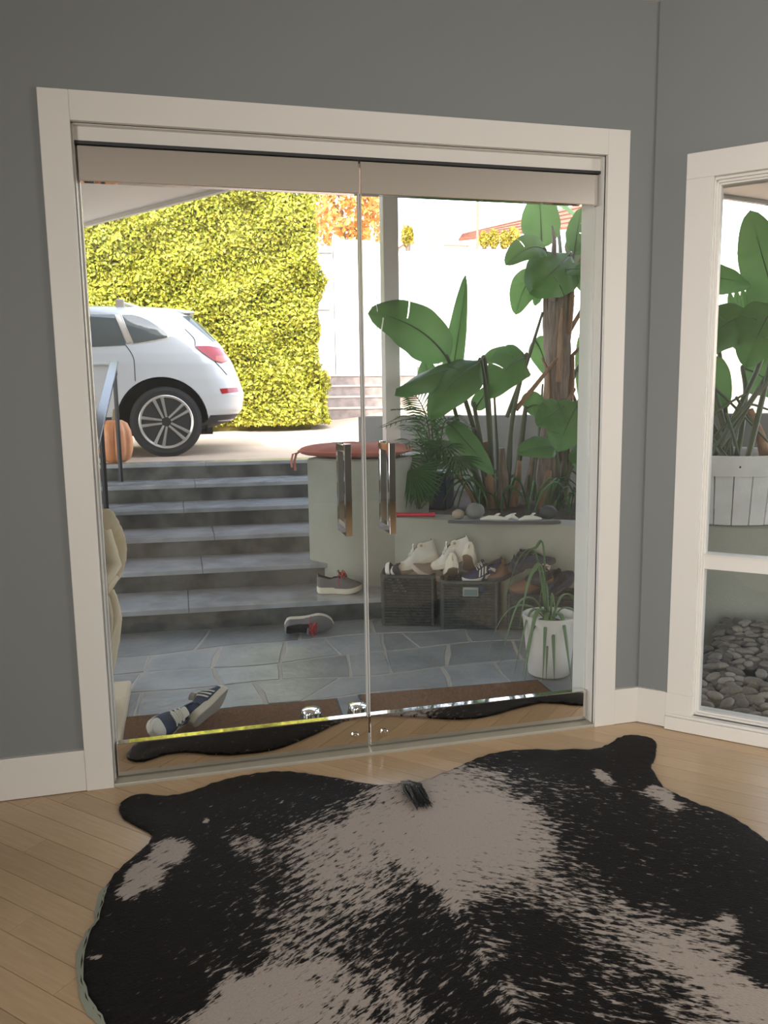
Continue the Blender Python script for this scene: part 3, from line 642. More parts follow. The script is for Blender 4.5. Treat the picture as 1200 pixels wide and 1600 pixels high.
L_ = (A1-B1).length; MB().box(-1.5, L_+.03, -.032, .032, -.006, .014, T).build('top_rail', 'rail_top', hr, bevel=.003)
MB().box(L_-.02, L_+.035, -.02, .02, -.10, -.006, T).build('rail_end', 'black_iron', hr, bevel=.004)
M['pumpkin'] = mat('orange_pumpkin', (.56, .20, .075), .5, col2=(.66, .29, .12), scale=7, bump=.1)
M['stalk'] = mat('dry_pumpkin_stalk', (.30, .24, .13), .8, bump=.3)
pk = tag(empty('pumpkin', tuple(at(183, 727, 4.56)[:2])+(.79,)), 'tall ribbed orange pumpkin on the top step beside the iron handrail', 'pumpkin')
H_ = .37; prof = [(.02, .004), (.07, 0), (.115, .03), (.136, .10), (.139, .19), (.128, .27), (.102, .335), (.06, .362), (.02, .352)]
MB().lathe(prof, 60, mod=lambda q, t: 1.02-.17*(1-abs(math.sin(q*4)))**1.6*(.35+.65*math.sin(PI*min(1, max(0, t))))+.05).build('flesh', 'pumpkin', pk, smooth=True)
MB().tube([(0, 0, .335), (.004, 0, .40), (.012, 0, .455)], [.034, .018, .02], 7).build('stalk', 'stalk', pk, smooth=True)
M['stone'] = mat('cream_cast_stone', (.64, .53, .36), .8, col2=(.70, .60, .43), scale=8, bump=.2, bscale=40)
sta = tag(empty('statue', (-.17, .74, LZ)), 'cream stone statue of a draped figure on a slab outside the door', 'statue')
MB().box(-.25, .168, -.39, .34, 0, .05).build('plinth', 'stone', sta, bevel=.012, segs=3)
def fold(q, t): return 1+(.055*math.sin(7*q+t*5)+.035*math.sin(12*q-t*7))*(1-t*.5)
SX = .03
b = MB(); b.lathe([(.062, .05), (.072, .10), (.086, .19), (.104, .26), (.122, .34), (.134, .44), (.128, .50), (.105, .57), (.096, .64), (.102, .72), (.105, .79), (.085, .85), (.05, .885), (.036, .93)], 56, (SX, .02, 0), mod=fold)
b.build('robe', 'stone', sta, smooth=True)
b = MB(); b.ell((SX, .0, 1.0), (.064, .072, .085), 20, 14); b.ell((SX, -.07, .995), (.013, .015, .02), 8, 6)
for s in (-1, 1): b.ell((SX+s*.024, -.064, 1.014), (.009, .007, .007), 8, 6); b.ell((SX+s*.064, .0, 1.0), (.01, .016, .022), 8, 6)
b.ell((SX, -.063, .965), (.02, .009, .007), 8, 6); b.build('head', 'stone', sta, smooth=True)
b = MB()
for k in range(44):
    a = rng.uniform(0, 2*PI); h = rng.uniform(.1, 1.0); b.ell((SX+.063*math.cos(a)*math.sqrt(1-h*h*.8), .024+.066*math.sin(a)*math.sqrt(1-h*h*.8), 1.015+.078*h), (.022, .022, .02), 7, 5)
b.build('curled_hair', 'stone', sta, smooth=True)
for s in (-1, 1):
    b = MB(); b.tube([(SX+s*.085, 0, .82), (SX+s*.125, -.03, .68), (SX+s*.07, -.13, .60), (SX+s*.015, -.145, .65)], [.037, .032, .026, .02], 12); b.build('arm', 'stone', sta, smooth=True)
    b = MB(); b.ell((SX+s*.012, -.15, .675), (.013, .016, .026), 9, 7)
    for k in range(4): b.tube([(SX+s*.012, -.156+k*.009, .69), (SX+s*.010, -.158+k*.009, .712), (SX+s*.006, -.156+k*.009, .726-.003*abs(k-1.5))], [.0055, .005, .004], 6)
    b.tube([(SX+s*.02, -.152, .672), (SX+s*.026, -.166, .688), (SX+s*.02, -.172, .70)], [.006, .0055, .004], 6); b.build('hand', 'stone', sta, smooth=True)
    b = MB(); b.ell((SX+s*.05, -.10, .082), (.034, .07, .032), 12, 8); b.tube([(SX+s*.045, -.06, .20), (SX+s*.05, -.075, .13), (SX+s*.05, -.08, .09)], [.038, .030, .032], 10)
    for k in range(5): b.ell((SX+s*.05+(k-2)*.0135, -.17+abs(k-1.5)*.003, .070), (.0085, .015, .011), 7, 5)
    b.build('foot', 'stone', sta, smooth=True)
    b = MB()                                   # wing: overlapping scalloped feathers
    for k in range(8):
        t = k/7; c = Vector((SX+s*(.085+.045*math.sin(t*2.6)), .085+.02*t, .84-.20*t)); b.ell(c, (.05-.012*t, .018, .07-.01*t), 12, 8, T=Matrix.Rotation(s*(.35-.5*t), 3, 'Y'))
    b.ell((SX+s*.095, .08, .72), (.042, .02, .085), 14, 10, T=Matrix.Rotation(s*-.12, 3, 'Y')); b.build('wing', 'stone', sta, smooth=True)
b = MB(); pts = [(SX+.105+.016*math.sin(k*.45)-.055*(k/14)**2, -.085+.008*math.cos(k), .585-.41*k/14) for k in range(15)]
b.tube(pts, [.019+.006*math.sin(k*.7) for k in range(15)], 10); b.tube([(p[0]-.035, p[1]-.022, p[2]+.01) for p in pts], .015, 10); b.tube([(p[0]-.012, p[1]-.03, p[2]-.015) for p in pts[:11]], .011, 8)
b.tube([(SX-.12, -.06, .60), (SX, -.13, .56), (SX+.09, -.09, .59), (SX+.125, .0, .62)], [.02, .024, .024, .016], 10); b.build('draped_cloth', 'stone', sta, smooth=True)

# ------------------------------------------------------------------ doormats, door stops, cushion
def coir(pts, lab):
    o = empty('doormat', (sum(p[0] for p in pts)/4, sum(p[1] for p in pts)/4, LZ+.001)); tag(o, lab, 'doormat')
    loc = [(p[0]-o.location.x, p[1]-o.location.y) for p in pts]
    MB().prism(loc, 0, .008).build('rubber_backing', 'dark_gap', o)
    b = MB(); nx, ny = 60, 18; rows_ = []
    for j in range(ny+1):
        row = []
        for i in range(nx+1):
            u_, v_ = i/nx, j/ny; p = [(loc[0][a]*(1-u_)+loc[1][a]*u_)*(1-v_)+(loc[3][a]*(1-u_)+loc[2][a]*u_)*v_ for a in (0, 1)]
            e = min(i, nx-i, j, ny-j); row.append((p[0]*(.997), p[1]*.997, .002 if e == 0 else .017+random.uniform(-.0022, .0022)))
        rows_.append(row)
    b.grid(rows_).build('coir_pile', 'coir', o)
coir([(-.03, .215), (.885, .20), (.915, .675), (-.03, .72)], 'brown coir doormat under the striped sneakers')
coir([(1.0, .215), (1.875, .20), (1.885, .635), (1.015, .69)], 'bare brown coir doormat beside the white plant pot')
for x, lb in ((.748, 'chrome floor door stop on the edge of the brown mat'), (.948, 'chrome floor door stop between the two brown mats')):
    o = tag(empty('door_stop', (x, .36, LZ)), lb, 'door stop')
    MB().lathe([(.052, 0), (.052, .012), (.044, .03), (.044, .085), (.038, .098), (.02, .104), (.0, .105)], 28).build('chrome_body', 'chrome', o, smooth=.7)
    MB().lathe([(.0455, .04), (.048, .046), (.048, .066), (.0455, .072)], 28).build('rubber_ring', M['dark_gap'], o, smooth=True)
M['red_fabric'] = mat('faded_red_canvas', (.42, .125, .085), .85, col2=(.52, .19, .135), scale=6, bump=.3, bscale=160)
CO = [(1.04, 2.56), (1.10, 2.42), (1.19, 2.30), (1.30, 2.215), (1.42, 2.17), (1.53, 2.15), (1.62, 2.16), (1.70, 2.26), (1.78, 2.40), (1.80, 2.50), (1.70, 2.56), (1.58, 2.62), (1.50, 2.76), (1.38, 2.85), (1.27, 2.83)]
cc = (1.42, 2.46); cu = tag(empty('bench_cushion', (*cc, BH)), 'faded red canvas bench cushion with ties on the stucco bench', 'cushion')
out = [(p.x-cc[0], p.y-cc[1]) for p in catmull([(x, y, 0) for x, y in CO], 4)]
rings = []
for t in (.0, .2, .4, .6, .75, .87, .95, 1.0): rings.append((t, 1))
for t in (.95, .85, .6, .0): rings.append((t, -1))
b = MB(); k = len(out)
b.add([(x*t, y*t, .046+sg*(.052 if sg > 0 else .045)*(1-t**3.2)**.55+(.004*math.sin(x*14)*math.sin(y*17) if sg > 0 else 0)) for t, sg in rings for x, y in out], [(i*k+j, i*k+(j+1) % k, (i+1)*k+(j+1) % k, (i+1)*k+j) for i in range(len(rings)-1) for j in range(k)])
b.build('cushion_body', 'red_fabric', cu, smooth=True)
MB().tube([(x, y, .046) for x, y in out], .006, 6, closed=True).build('piping', 'red_fabric', cu, smooth=True)
for dx in (0, .022):
    MB().tube([(-.36, .08, .045), (-.40-dx, .06, .03), (-.415-dx, .05, -.02), (-.41-dx, .05, -.08+dx)], [.008, .012, .012, .013], 6, flat=.3).build('tie', 'red_fabric', cu, smooth=True)
M['red_plastic'] = mat('red_plastic', (.50, .02, .045), .4)
p = onz(613, 804, LH+.016); q = onz(680, 804, LH+.016); rs = tag(empty('red_tube', p, (0, 0, math.atan2(q.y-p.y, q.x-p.x))), 'red plastic tube lying along the planter ledge', 'tube')
TL = (q-p).length/.26
MB().lathe([(.013, -.01), (.016, 0), (.0155, .03), (.012, .034), (.012, .235), (.015, .24), (.0145, .26)], 14, T=Matrix.Scale(TL, 4, (1, 0, 0)) @ Matrix.Rotation(PI/2, 4, 'Y')).build('tube_body', 'red_plastic', rs, smooth=.6)
M['slab_dark'] = mat('dark_slate_board', (.06, .062, .06), .5, bump=.2); M['drift'] = mat('bleached_driftwood', (.62, .58, .50), .8, bump=.4, bscale=50)
p, q = onz(700, 817, LH), onz(872, 818, LH); c = (p+q)/2; k = (q-p).length/.80; sb = tag(empty('slate_board', (c.x, c.y, LH), (0, 0, math.atan2(q.y-p.y, q.x-p.x))), 'long dark slate board with pale driftwood on the planter ledge', 'board')
b = MB(); b.prism([(x*k, y) for x, y, _ in catmull([(-.40, -.01, 0), (-.2, -.05, 0), (.15, -.055, 0), (.38, -.03, 0), (.40, .03, 0), (.15, .05, 0), (-.2, .045, 0)], 5)], .001, .02, inset=.006); b.build('board', 'slab_dark', sb)
for i, (px_, ln, lb) in enumerate(((772, .17, 'longest pale driftwood piece on the dark slate board'), (797, .09, 'knobbly driftwood piece near the middle of the slate board'), (828, .14, 'driftwood piece at the rock end of the slate board'))):
    o = tag(empty('driftwood', onz(px_, 814, LH+.02), (0, 0, -.55+.15*i)), lb, 'driftwood')
    b = MB(); b.tube([(-ln*.5, 0, .008), (-ln*.2, .006, .018), (ln*.1, -.005, .02+.012*(i == 1)), (ln*.5, .004, .012)], [.004, .015, .016, .006], 8); b.tube([(0, 0, .02), (.02, .01, .04), (.035, .012, .045)], [.012, .008, .004], 6); b.build('branch', 'drift', o, smooth=True)
M['rock_grey'] = mat('grey_rock', (.16, .16, .15), .8, col2=(.24, .23, .22), scale=8, bump=.4); M['rock_tan'] = mat('tan_rock', (.36, .30, .22), .8, bump=.3); M['rock_dark'] = mat('dark_rock', (.05, .05, .05), .7, bump=.3)
for (px_, py2, dd, r, mt, lb) in ((716, 803, .14, .040, 'rock_tan', 'small round tan rock on the ledge near the red tube'), (742, 802, .19, .062, 'rock_grey', 'grey rock behind the slate board, beside the tan rock'), (856, 803, .15, .055, 'rock_dark', 'dark round rock at the right end of the slate board')):
    q = onz(px_, py2+8, LH)
    b = MB(); b.ell((0, 0, r*.78), (r, r*.85, r*.8), 14, 9, noise=.12); o = b.build('ledge_rock', mt, smooth=True); o.location = (q.x, q.y, LH); tag(o, lb, 'rock')

# ------------------------------------------------------------------ shoes
SH = {}
def shoe_mat(nm, col, **k):
    if nm not in SH: SH[nm] = mat('shoe_'+nm, col, k.pop('rough', .75), bump=.15, bscale=200, **k)
    return SH[nm]
shoe_mat('grey', (.13, .12, .115)); shoe_mat('cream', (.60, .54, .42)); shoe_mat('white', (.66, .62, .55)); shoe_mat('red', (.45, .03, .03)); shoe_mat('black', (.022, .022, .024))
shoe_mat('navy', (.02, .03, .07)); shoe_mat('taupe', (.30, .225, .18)); shoe_mat('pinkbeige', (.46, .36, .30)); shoe_mat('brown', (.16, .085, .05)); shoe_mat('dark', (.05, .045, .045)); shoe_mat('rubber', (.36, .33, .29)); shoe_mat('gum', (.25, .16, .10)); shoe_mat('darknavy', (.025, .032, .05))
def shoe(name, label, up, sole, lace=None, L=.285, high=False, stripes=None, cap=None, sole_h=.026, rock=.016, outsole='rubber', group=None, emblem=False, loops=False, tongue=None, hs=1.0):
    """built standing on z = 0, toe towards +x"""
    r = tag(empty(name), label, 'shoe', group)
    X = np.linspace(-.5, .5, 27)
    def wd(u): return L*(.115+.055*math.exp(-((u-.22)/.2)**2)+.012*math.exp(-((u+.36)/.14)**2))*math.sqrt(max(0, 1-max(0, (abs(u+.0)-.30)/.2)**2.4)) if abs(u) < .5 else 0
    def wdt(u):
        a = L*(.118+.052*math.exp(-((u-.2)/.2)**2)); e = .5-abs(u); k = .17 if u > 0 else .13
        return a*math.sqrt(max(0, 1-max(0, 1-e/k)**2))+.0015
    def spring(u): return rock*max(0, (u-.18)/.32)**1.7+.006*max(0, (-.38-u)/.12)**2
    def top(u):
        if high: return float(np.interp(u, [-.5, -.46, -.2, -.02, .1, .22, .36, .46, .5], [.125, .145, .15, .135, .10, .078, .062, .047, .02]))
        return float(np.interp(u, [-.5, -.46, -.38, -.2, -.02, .1, .22, .36, .46, .5], [.07, .098, .098, .082, .103, .088, .072, .056, .04, .02]))
    def lift(u): return sole_h+spring(u)+(.006 if u < -.1 else 0)
    def cyl(u): return .006*math.sin((u+.1)*3)*L/.28            # slight inward curve of the last
    ca_ = .0 if not high else .0
    def Sf(u, a):                            # a in 0..pi over the arch
        w = wdt(u)*(.93 if a else 1); z0 = lift(u)-.004; h = max(.004, top(u)*hs*L/.285-sole_h)
        c, s = math.cos(a), math.sin(a); pw = .62
        if high and u < .02: w *= 1-.16*s
        return Vector((u*L, cyl(u)+w*math.copysign(abs(c)**pw, c), z0+h*s**.75))
    # sole
    n = 26; out = [(u, 1) for u in X]+[(u, -1) for u in X[::-1]]
    b = MB(); k = len(out); rings = []
    for (fz, fw) in ((0, .94), (.25, 1.0), (.8, 1.0), (1.0, .96)): rings.append([(u*L*(1.01 if fw == 1 else 1), cyl(u)+s*wdt(u)*fw*1.04, spring(u)+fz*(lift(u)-spring(u))) for u, s in out])
    b.add([p for q in rings for p in q], [(i*k+j, i*k+(j+1) % k, (i+1)*k+(j+1) % k, (i+1)*k+j) for i in range(3) for j in range(k)])
    nx = len(X)
    for ri, fl in ((0, 1), (3, 0)): b.add(rings[ri], [(j, j+1, k-2-j, k-1-j) for j in range(nx-1)])
    b.build('midsole', SH[sole], r, smooth=.8)
    b = MB(); b.add([(u*L*.985, cyl(u)+s*wdt(u)*.93, spring(u)-.0025) for u, s in out]+[(u*L*.985, cyl(u)+s*wdt(u)*.95, spring(u)+.004) for u, s in out], [(j, (j+1) % k, k+(j+1) % k, k+j) for j in range(k)]+[(j, j+1, k-2-j, k-1-j) for j in range(nx-1)])
    b.build('outsole', SH[outsole], r, smooth=.8)
    # upper with the foot opening sunk in
    A = np.linspace(0, PI, 17); ue = .0 if not high else .02; P = []; pit = []
    for u in X:
        row = []; prow = []
        for i, a in enumerate(A):
            p = Sf(u, a); op = -.46 < u < ue+.001 and abs(a-PI/2) < (.62 if not high else .55)
            prow.append(op)
            if op: p = Vector((p.x, p.y*.82, lift(u)+.012))
            row.append(p)
        P.append(row); pit.append(prow)
    b = MB(); l_ = MB(); na = len(A); vs = [p for q in P for p in q]; fu, fl_ = [], []
    for i in range(len(X)-1):
        for j in range(na-1):
            q = (i*na+j, i*na+j+1, (i+1)*na+j+1, (i+1)*na+j); kk = pit[i][j]+pit[i][j+1]+pit[i+1][j]+pit[i+1][j+1]
            (fl_ if kk >= 1 else fu).append(q)
    b.add(vs, fu); b.build('upper', SH[up], r, smooth=.9); l_.add(vs, fl_); l_.build('lining', SH['dark'] if up != 'black' else SH['black'], r, smooth=.9)
    # tongue
    b = MB(); rows_ = []
    for u in np.linspace(-.05 if not high else -.03, .16, 8):
        rows_.append([Sf(u, a)+Vector((0, 0, .004+(.016 if u < .0 else 0))) for a in np.linspace(PI/2-.42, PI/2+.42, 7)])
    b.grid(rows_).build('tongue', SH[tongue or up], r, smooth=True)
    if lace:
        for k_, u in enumerate(np.linspace(.015, .145, 5)):
            pts = [Sf(u+.012*(t if k_ % 2 else -t), PI/2-.6+1.2*(t+1)/2)+Vector((0, 0, .0065)) for t in np.linspace(-1, 1, 9)]
            b = MB(); b.tube(pts, .0032, 6); b.build('lace', SH[lace], r, smooth=True)
        if loops:
            for s in (-1, 1):
                p = Sf(.03, PI/2); b = MB(); b.tube([p+Vector((0, 0, .008)), p+Vector((.01, s*.02, .02)), p+Vector((.02, s*.045, .004)), p+Vector((.03, s*.04, -.012)), p+Vector((.012, s*.02, .006))], .003, 6)
                b.build('lace_bow', SH[lace], r, smooth=True)
                b = MB(); b.tube([p+Vector((0, s*.004, .008)), p+Vector((-.01, s*.035, -.0)), p+Vector((-.005, s*.052, -.035)), p+Vector((.0, s*.062, -.07 if s < 0 else -.05))], .0025, 6); b.build('lace_end', SH[lace], r, smooth=True)
    if stripes:
        for s in (0, 1):
            for k_ in range(3):
                u0 = -.02+k_*.075; rows_ = []
                for t in np.linspace(0, 1, 8):
                    a = .10+.78*t; a = a if s == 0 else PI-a; rows_.append([Sf(u0+du-.05*t, a)+(Vector((0, .0022, .001)) if s == 0 else Vector((0, -.0022, .001))) for du in (0, .018, .036)])
                MB().grid(rows_).build('side_stripe', SH[stripes], r, smooth=True)
    if cap:
        rows_ = []
        for u in np.linspace(.33, .495, 8): rows_.append([Sf(u, a)*1.0+Vector((.0015, 0, .0018)) for a in np.linspace(.02, PI-.02, 15)])
        MB().grid(rows_).build('toe_cap', SH[cap], r, smooth=True)
    if emblem:
        for s in (-1, 1):
            c = Sf(-.17, .72 if s > 0 else PI-.72); nn = Vector((0, s*.8, .55)).normalized(); e1 = Vector((1, 0, 0)); e2 = nn.cross(e1).normalized(); c += nn*.004
            b = MB(); b.add([c+(e1*math.cos(q)+e2*math.sin(q))*.026 for q in np.linspace(0, 2*PI, 25)[:-1]]+[c+nn*.002+(e1*math.cos(q)+e2*math.sin(q))*.024 for q in np.linspace(0, 2*PI, 25)[:-1]], [(j, (j+1) % 24, 24+(j+1) % 24, 24+j) for j in range(24)]+[tuple(range(24, 48))])
            pt = b.build('ankle_patch', SH['cream'], r)
            st_ = [c+nn*.0032+(e1*math.sin(q)+e2*math.cos(q))*(.015 if i % 2 == 0 else .0065) for i, q in enumerate(np.linspace(0, 2*PI, 11)[:-1])]
            MB().add(st_+[c+nn*.0036], [(i, (i+1) % 10, 10) for i in range(10)]).build('star', SH['taupe'], pt)
    return r
def put(o, loc, yaw, pitch=0, roll=0):
    """yaw about z, then pitch (toe up), roll about the shoe's long axis"""
    R = Matrix.Rotation(yaw, 4, 'Z') @ Matrix.Rotation(-pitch, 4, 'Y') @ Matrix.Rotation(roll, 4, 'X')
    R.translation = loc; o.matrix_world = R
def dup(src, label, loc, yaw, pitch=0, roll=0, group=None):
    c = link_copy(src)
    c['label'] = label
    if group: c['group'] = group
    for ch in src.children:
        d = link_copy(ch, c)
        for g in ch.children: link_copy(g, d)
    put(c, loc, yaw, pitch, roll); return c
R_ = math.radians
# running pair by the steps
s1 = shoe('running_shoe', 'grey running shoe with red laces standing on the lowest step', 'grey', 'cream', 'red', loops=True, outsole='black', tongue='grey', rock=.022, sole_h=.034, hs=1.28)
put(s1, (1.21, 2.10, LZ+RISE+.002), R_(-19))
dup(s1, 'grey running shoe with red laces tipped on its side on the slate landing', (.965, 1.80, LZ+.056), R_(-8), R_(-3), R_(99))
# striped pair on the doormat
s2 = shoe('striped_sneaker', 'cream and navy striped sneaker tipped on the mat, toe to the statue', 'navy', 'cream', 'white', stripes='white', cap='white', outsole='rubber', tongue='white')
put(s2, (.165, .43, LZ+.066), R_(-122), R_(10), R_(-52))
dup(s2, 'cream and navy striped sneaker lying sole outward, farther from the statue', (.36, .56, LZ+.07), R_(55), R_(8), R_(-66))
# ------------------------------------------------------------------ wicker baskets
M['wicker'] = mat('black_wicker', (.028, .032, .028), .6, col2=(.055, .06, .05), scale=30, bump=.3)
def basket(label, loc, yaw, w=.31, d=.21, h=.29, plate=False, rows_n=17):
    o = tag(empty('wicker_basket', loc, (0, 0, yaw)), label, 'basket'); rc = .025
    def ring(k, off, s=1):
        P = []; per = []
        for (cx, cy, a0) in ((w-rc, rc, -PI/2), (w-rc, d-rc, 0), (rc, d-rc, PI/2), (rc, rc, PI)):
            for j in range(4): a = a0+PI/2*j/3; per.append((cx+rc*math.cos(a), cy+rc*math.sin(a)))
        out = []
        for i in range(len(per)):
            p, q = Vector(per[i]), Vector(per[(i+1) % len(per)]); m_ = max(1, int((q-p).length/.0115))
            for j in range(m_): out.append(p+(q-p)*j/m_)
        c = Vector((w/2, d/2)); res = []
        for i, p in enumerate(out):
            e = (p-c).normalized(); res.append(p+e*off*(1 if (i+k) % 2 else -1))
        return res
    b = MB()
    for k in range(rows_n):
        z = .012+(h-.03)*k/(rows_n-1); b.tube([(p.x, p.y, z) for p in ring(k, .0035)], .0082, 5, closed=True, flat=.95)
    wv = b.build('wicker_weave', 'wicker', o, smooth=True); wv['kind'] = 'stuff'
    b = MB(); b.tube([(p.x, p.y, h-.008) for p in ring(0, 0)][::2], .0125, 7, closed=True); b.build('rolled_rim', 'wicker', o, smooth=True)
    for x in (.008, w-.008):
        for y in (.004, d-.004): MB().tube([(x, y, 0), (x, y, h)], .011, 6).build('corner_stake', 'wicker', o, smooth=True)
    MB().box(.012, w-.012, .012, d-.012, .004, .012).build('basket_bottom', 'wicker', o); MB().box(.014, w-.014, .014, d-.014, .012, h*.62).build('dark_lining', mat('basket_dark_lining', (.012, .012, .012), .9) if 'basket_dark_lining' not in bpy.data.materials else bpy.data.materials['basket_dark_lining'], o)
    if plate:
        pl = MB().box(w*.38, w*.66, -.020, -.013, h-.085, h-.03).build('label_holder', mat('label_metal', (.30, .33, .30), .3, .7), o, bevel=.003)
        MB().box(w*.40, w*.64, -.0215, -.0195, h-.079, h-.044).build('label_card', mat('label_card', (.10, .15, .15), .7), pl)
    return o
BY = R_(-20)
bk1 = basket('black wicker basket under the white high-top with the ankle patch', (1.405, 1.775, LZ+.003), BY, d=.24, h=.305)
bk2 = basket('black wicker basket with a metal label holder on its front', (1.722, 1.60, LZ+.003), BY, w=.325, d=.24, h=.285, plate=True)
bk3 = basket('low dark basket of dark shoes nearest the white plant pot', (2.085, 1.47, LZ+.003), R_(-31), w=.38, d=.2, h=.215)
def inb(bk, x, y, z): return bk.matrix_basis @ Vector((x, y, z)) if False else (Matrix.Translation(bk.location) @ Matrix.Rotation(bk.rotation_euler.z, 4, 'Z')) @ Vector((x, y, z))
# basket one
ht = shoe('high_top', 'off-white high-top with a round ankle patch atop the first basket', 'white', 'cream', 'white', high=True, cap='cream', emblem=True, outsole='gum', L=.27)
put(ht, inb(bk1, .22, .12, .335), R_(178), R_(-16), R_(14))
sn = shoe('sneaker', 'black and pink sneaker standing on end in the first basket', 'black', 'white', 'black', outsole='pinkbeige', L=.25)
put(sn, inb(bk1, .05, .10, .235), R_(150), R_(68), 0)
bs = shoe('low_sneaker', 'black low sneaker with a white sole sunk in the first basket', 'black', 'white', 'black', L=.26)
put(bs, inb(bk1, .12, .085, .225), R_(-28), R_(-52), R_(25))
ts = shoe('suede_shoe', 'taupe suede shoe leaning toe down under the patched high-top', 'taupe', 'pinkbeige', None, L=.26, outsole='taupe')
put(ts, inb(bk1, .22, .12, .29), R_(2), R_(24), R_(-14))
dup(ts, 'taupe suede shoe resting across both wicker baskets', inb(bk1, .27, .085, .28), R_(188), R_(24), R_(-10))
# basket two
h2 = dup(ht, 'off-white high-top behind, leaning over the second basket', inb(bk2, .07, .14, .36), R_(172), R_(-20), R_(8))
cs = shoe('canvas_sneaker', 'cream canvas sneaker with its heel to the door, front of the second basket', 'cream', 'cream', 'cream', L=.26, outsole='gum', sole_h=.03)
put(cs, inb(bk2, .06, .06, .325), R_(72), R_(-24), R_(-4))
dup(cs, 'cream canvas sneaker behind its mate, heel raised over the second basket', inb(bk2, .16, .12, .36), R_(60), R_(-38), R_(6))
nv = shoe('navy_sneaker', 'navy sneaker with three white stripes in the second basket', 'navy', 'white', 'white', stripes='white', L=.27, outsole='white')
put(nv, inb(bk2, .25, .115, .285), R_(176), R_(-12), R_(-8))
dup(nv, 'navy striped sneaker lying deeper in the second basket, sole showing', inb(bk2, .27, .12, .265), R_(35), R_(30), R_(40))
# basket three
sl = shoe('dark_slipper', 'dark blue felt slipper heaped on the dark basket', 'darknavy', 'dark', None, L=.26, outsole='dark')
put(sl, inb(bk3, .05, .14, .36), R_(40), R_(14), R_(18)); dup(sl, 'dark blue slipper on top of the heap in the dark basket', inb(bk3, .14, .15, .345), R_(-6), R_(4), R_(-14))
dup(sl, 'dark slipper at the far end of the dark basket', inb(bk3, .285, .12, .245), R_(30), R_(16), R_(26))
br = shoe('brown_loafer', 'brown leather loafer poking out between the second and third baskets', 'brown', 'dark', None, L=.26, outsole='brown')
put(br, inb(bk3, -.02, .10, .29), R_(192), R_(-14), R_(10))
dup(br, 'brown loafer at the front of the dark basket, toe forward', inb(bk3, .13, .045, .235), R_(165), R_(-8), R_(-30))
dk = shoe('dark_trainer', 'black trainer with a red and white tongue label in the dark basket', 'dark', 'black', 'black', L=.28, tongue='white', outsole='black')
put(dk, inb(bk3, .18, .09, .262), R_(-155), R_(10), R_(-14))
b = MB(); rows_ = [[(-.02+.05*i/4, -.02+.04*j/3, .112+.004*math.sin(i)) for j in range(4)] for i in range(5)]; lb_ = b.grid(rows_).build('tongue_label', shoe_mat('labelred', (.40, .04, .04)), dk)
for j in (0, 1): MB().box(-.018, .028, -.016+j*.02, -.007+j*.02, .117, .119).build('label_stripe', SH['white'], lb_)
# ------------------------------------------------------------------ aloe in a white pot
M['pot_white'] = mat('white_ceramic_pot', (.60, .57, .52), .45, bump=.1, bscale=20); M['aloe'] = mat('aloe_green', (.07, .14, .05), .45, col2=(.115, .20, .08), scale=6, trans=.15)
al = tag(empty('potted_aloe', (1.985, .72, LZ)), 'trailing green aloe in a white pot beside the bare doormat', 'potted plant')
MB().lathe([(.085, 0), (.10, .01), (.112, .12), (.128, .27), (.135, .30), (.128, .305), (.118, .295), (.115, .27)], 36).build('pot', 'pot_white', al, smooth=.8)
MB().lathe([(.114, .25), (.114, .268), (.0, .272)], 24).build('soil', 'soil', al)
def strap(o, pts, w, mt, name='leaf', th=.3):
    P = catmull(pts, 6, False); n_ = len(P); b = MB(); b.tube(P, [max(.0012, w*(1-(i/(n_-1))**1.6)*(.75+.5*min(1, i/6))) for i in range(n_)], 7, flat=th); return b.build(name, mt, o, smooth=True)
for (dx, dy, h, rch, drop, w) in ((-.9, -.3, .56, .16, .30, .011), (-.7, .2, .62, .20, .40, .010), (-.95, .05, .40, .22, .44, .013), (-.8, -.6, .36, .20, .36, .014), (-.55, -.8, .34, .15, .32, .013), (-.3, -.95, .33, .14, .37, .014), (-.98, -.15, .35, .16, .36, .012), (.1, -1, .34, .16, .38, .014), (-.85, -.5, .30, .18, .26, .012), (-.75, .35, .66, .10, .10, .009), (.6, -.7, .36, .18, .36, .012), (.8, .2, .40, .2, .3, .012), (.2, .9, .44, .2, .2, .012), (-.5, -.85, .30, .12, .30, .012), (-.9, .3, .36, .26, .30, .011), (-.2, -.98, .42, .10, .22, .012)):
    v = Vector((dx, dy, 0)).normalized(); strap(al, [v*.015+Vector((0, 0, .27)), v*(rch*.35)+Vector((0, 0, h-.02)), v*(rch*.72)+Vector((0, 0, h-.03)), v*rch+Vector((0, 0, h-drop*.45)), v*(rch*1.05+.03)+Vector((0, 0, max(.03, h-drop)))], w, 'aloe')
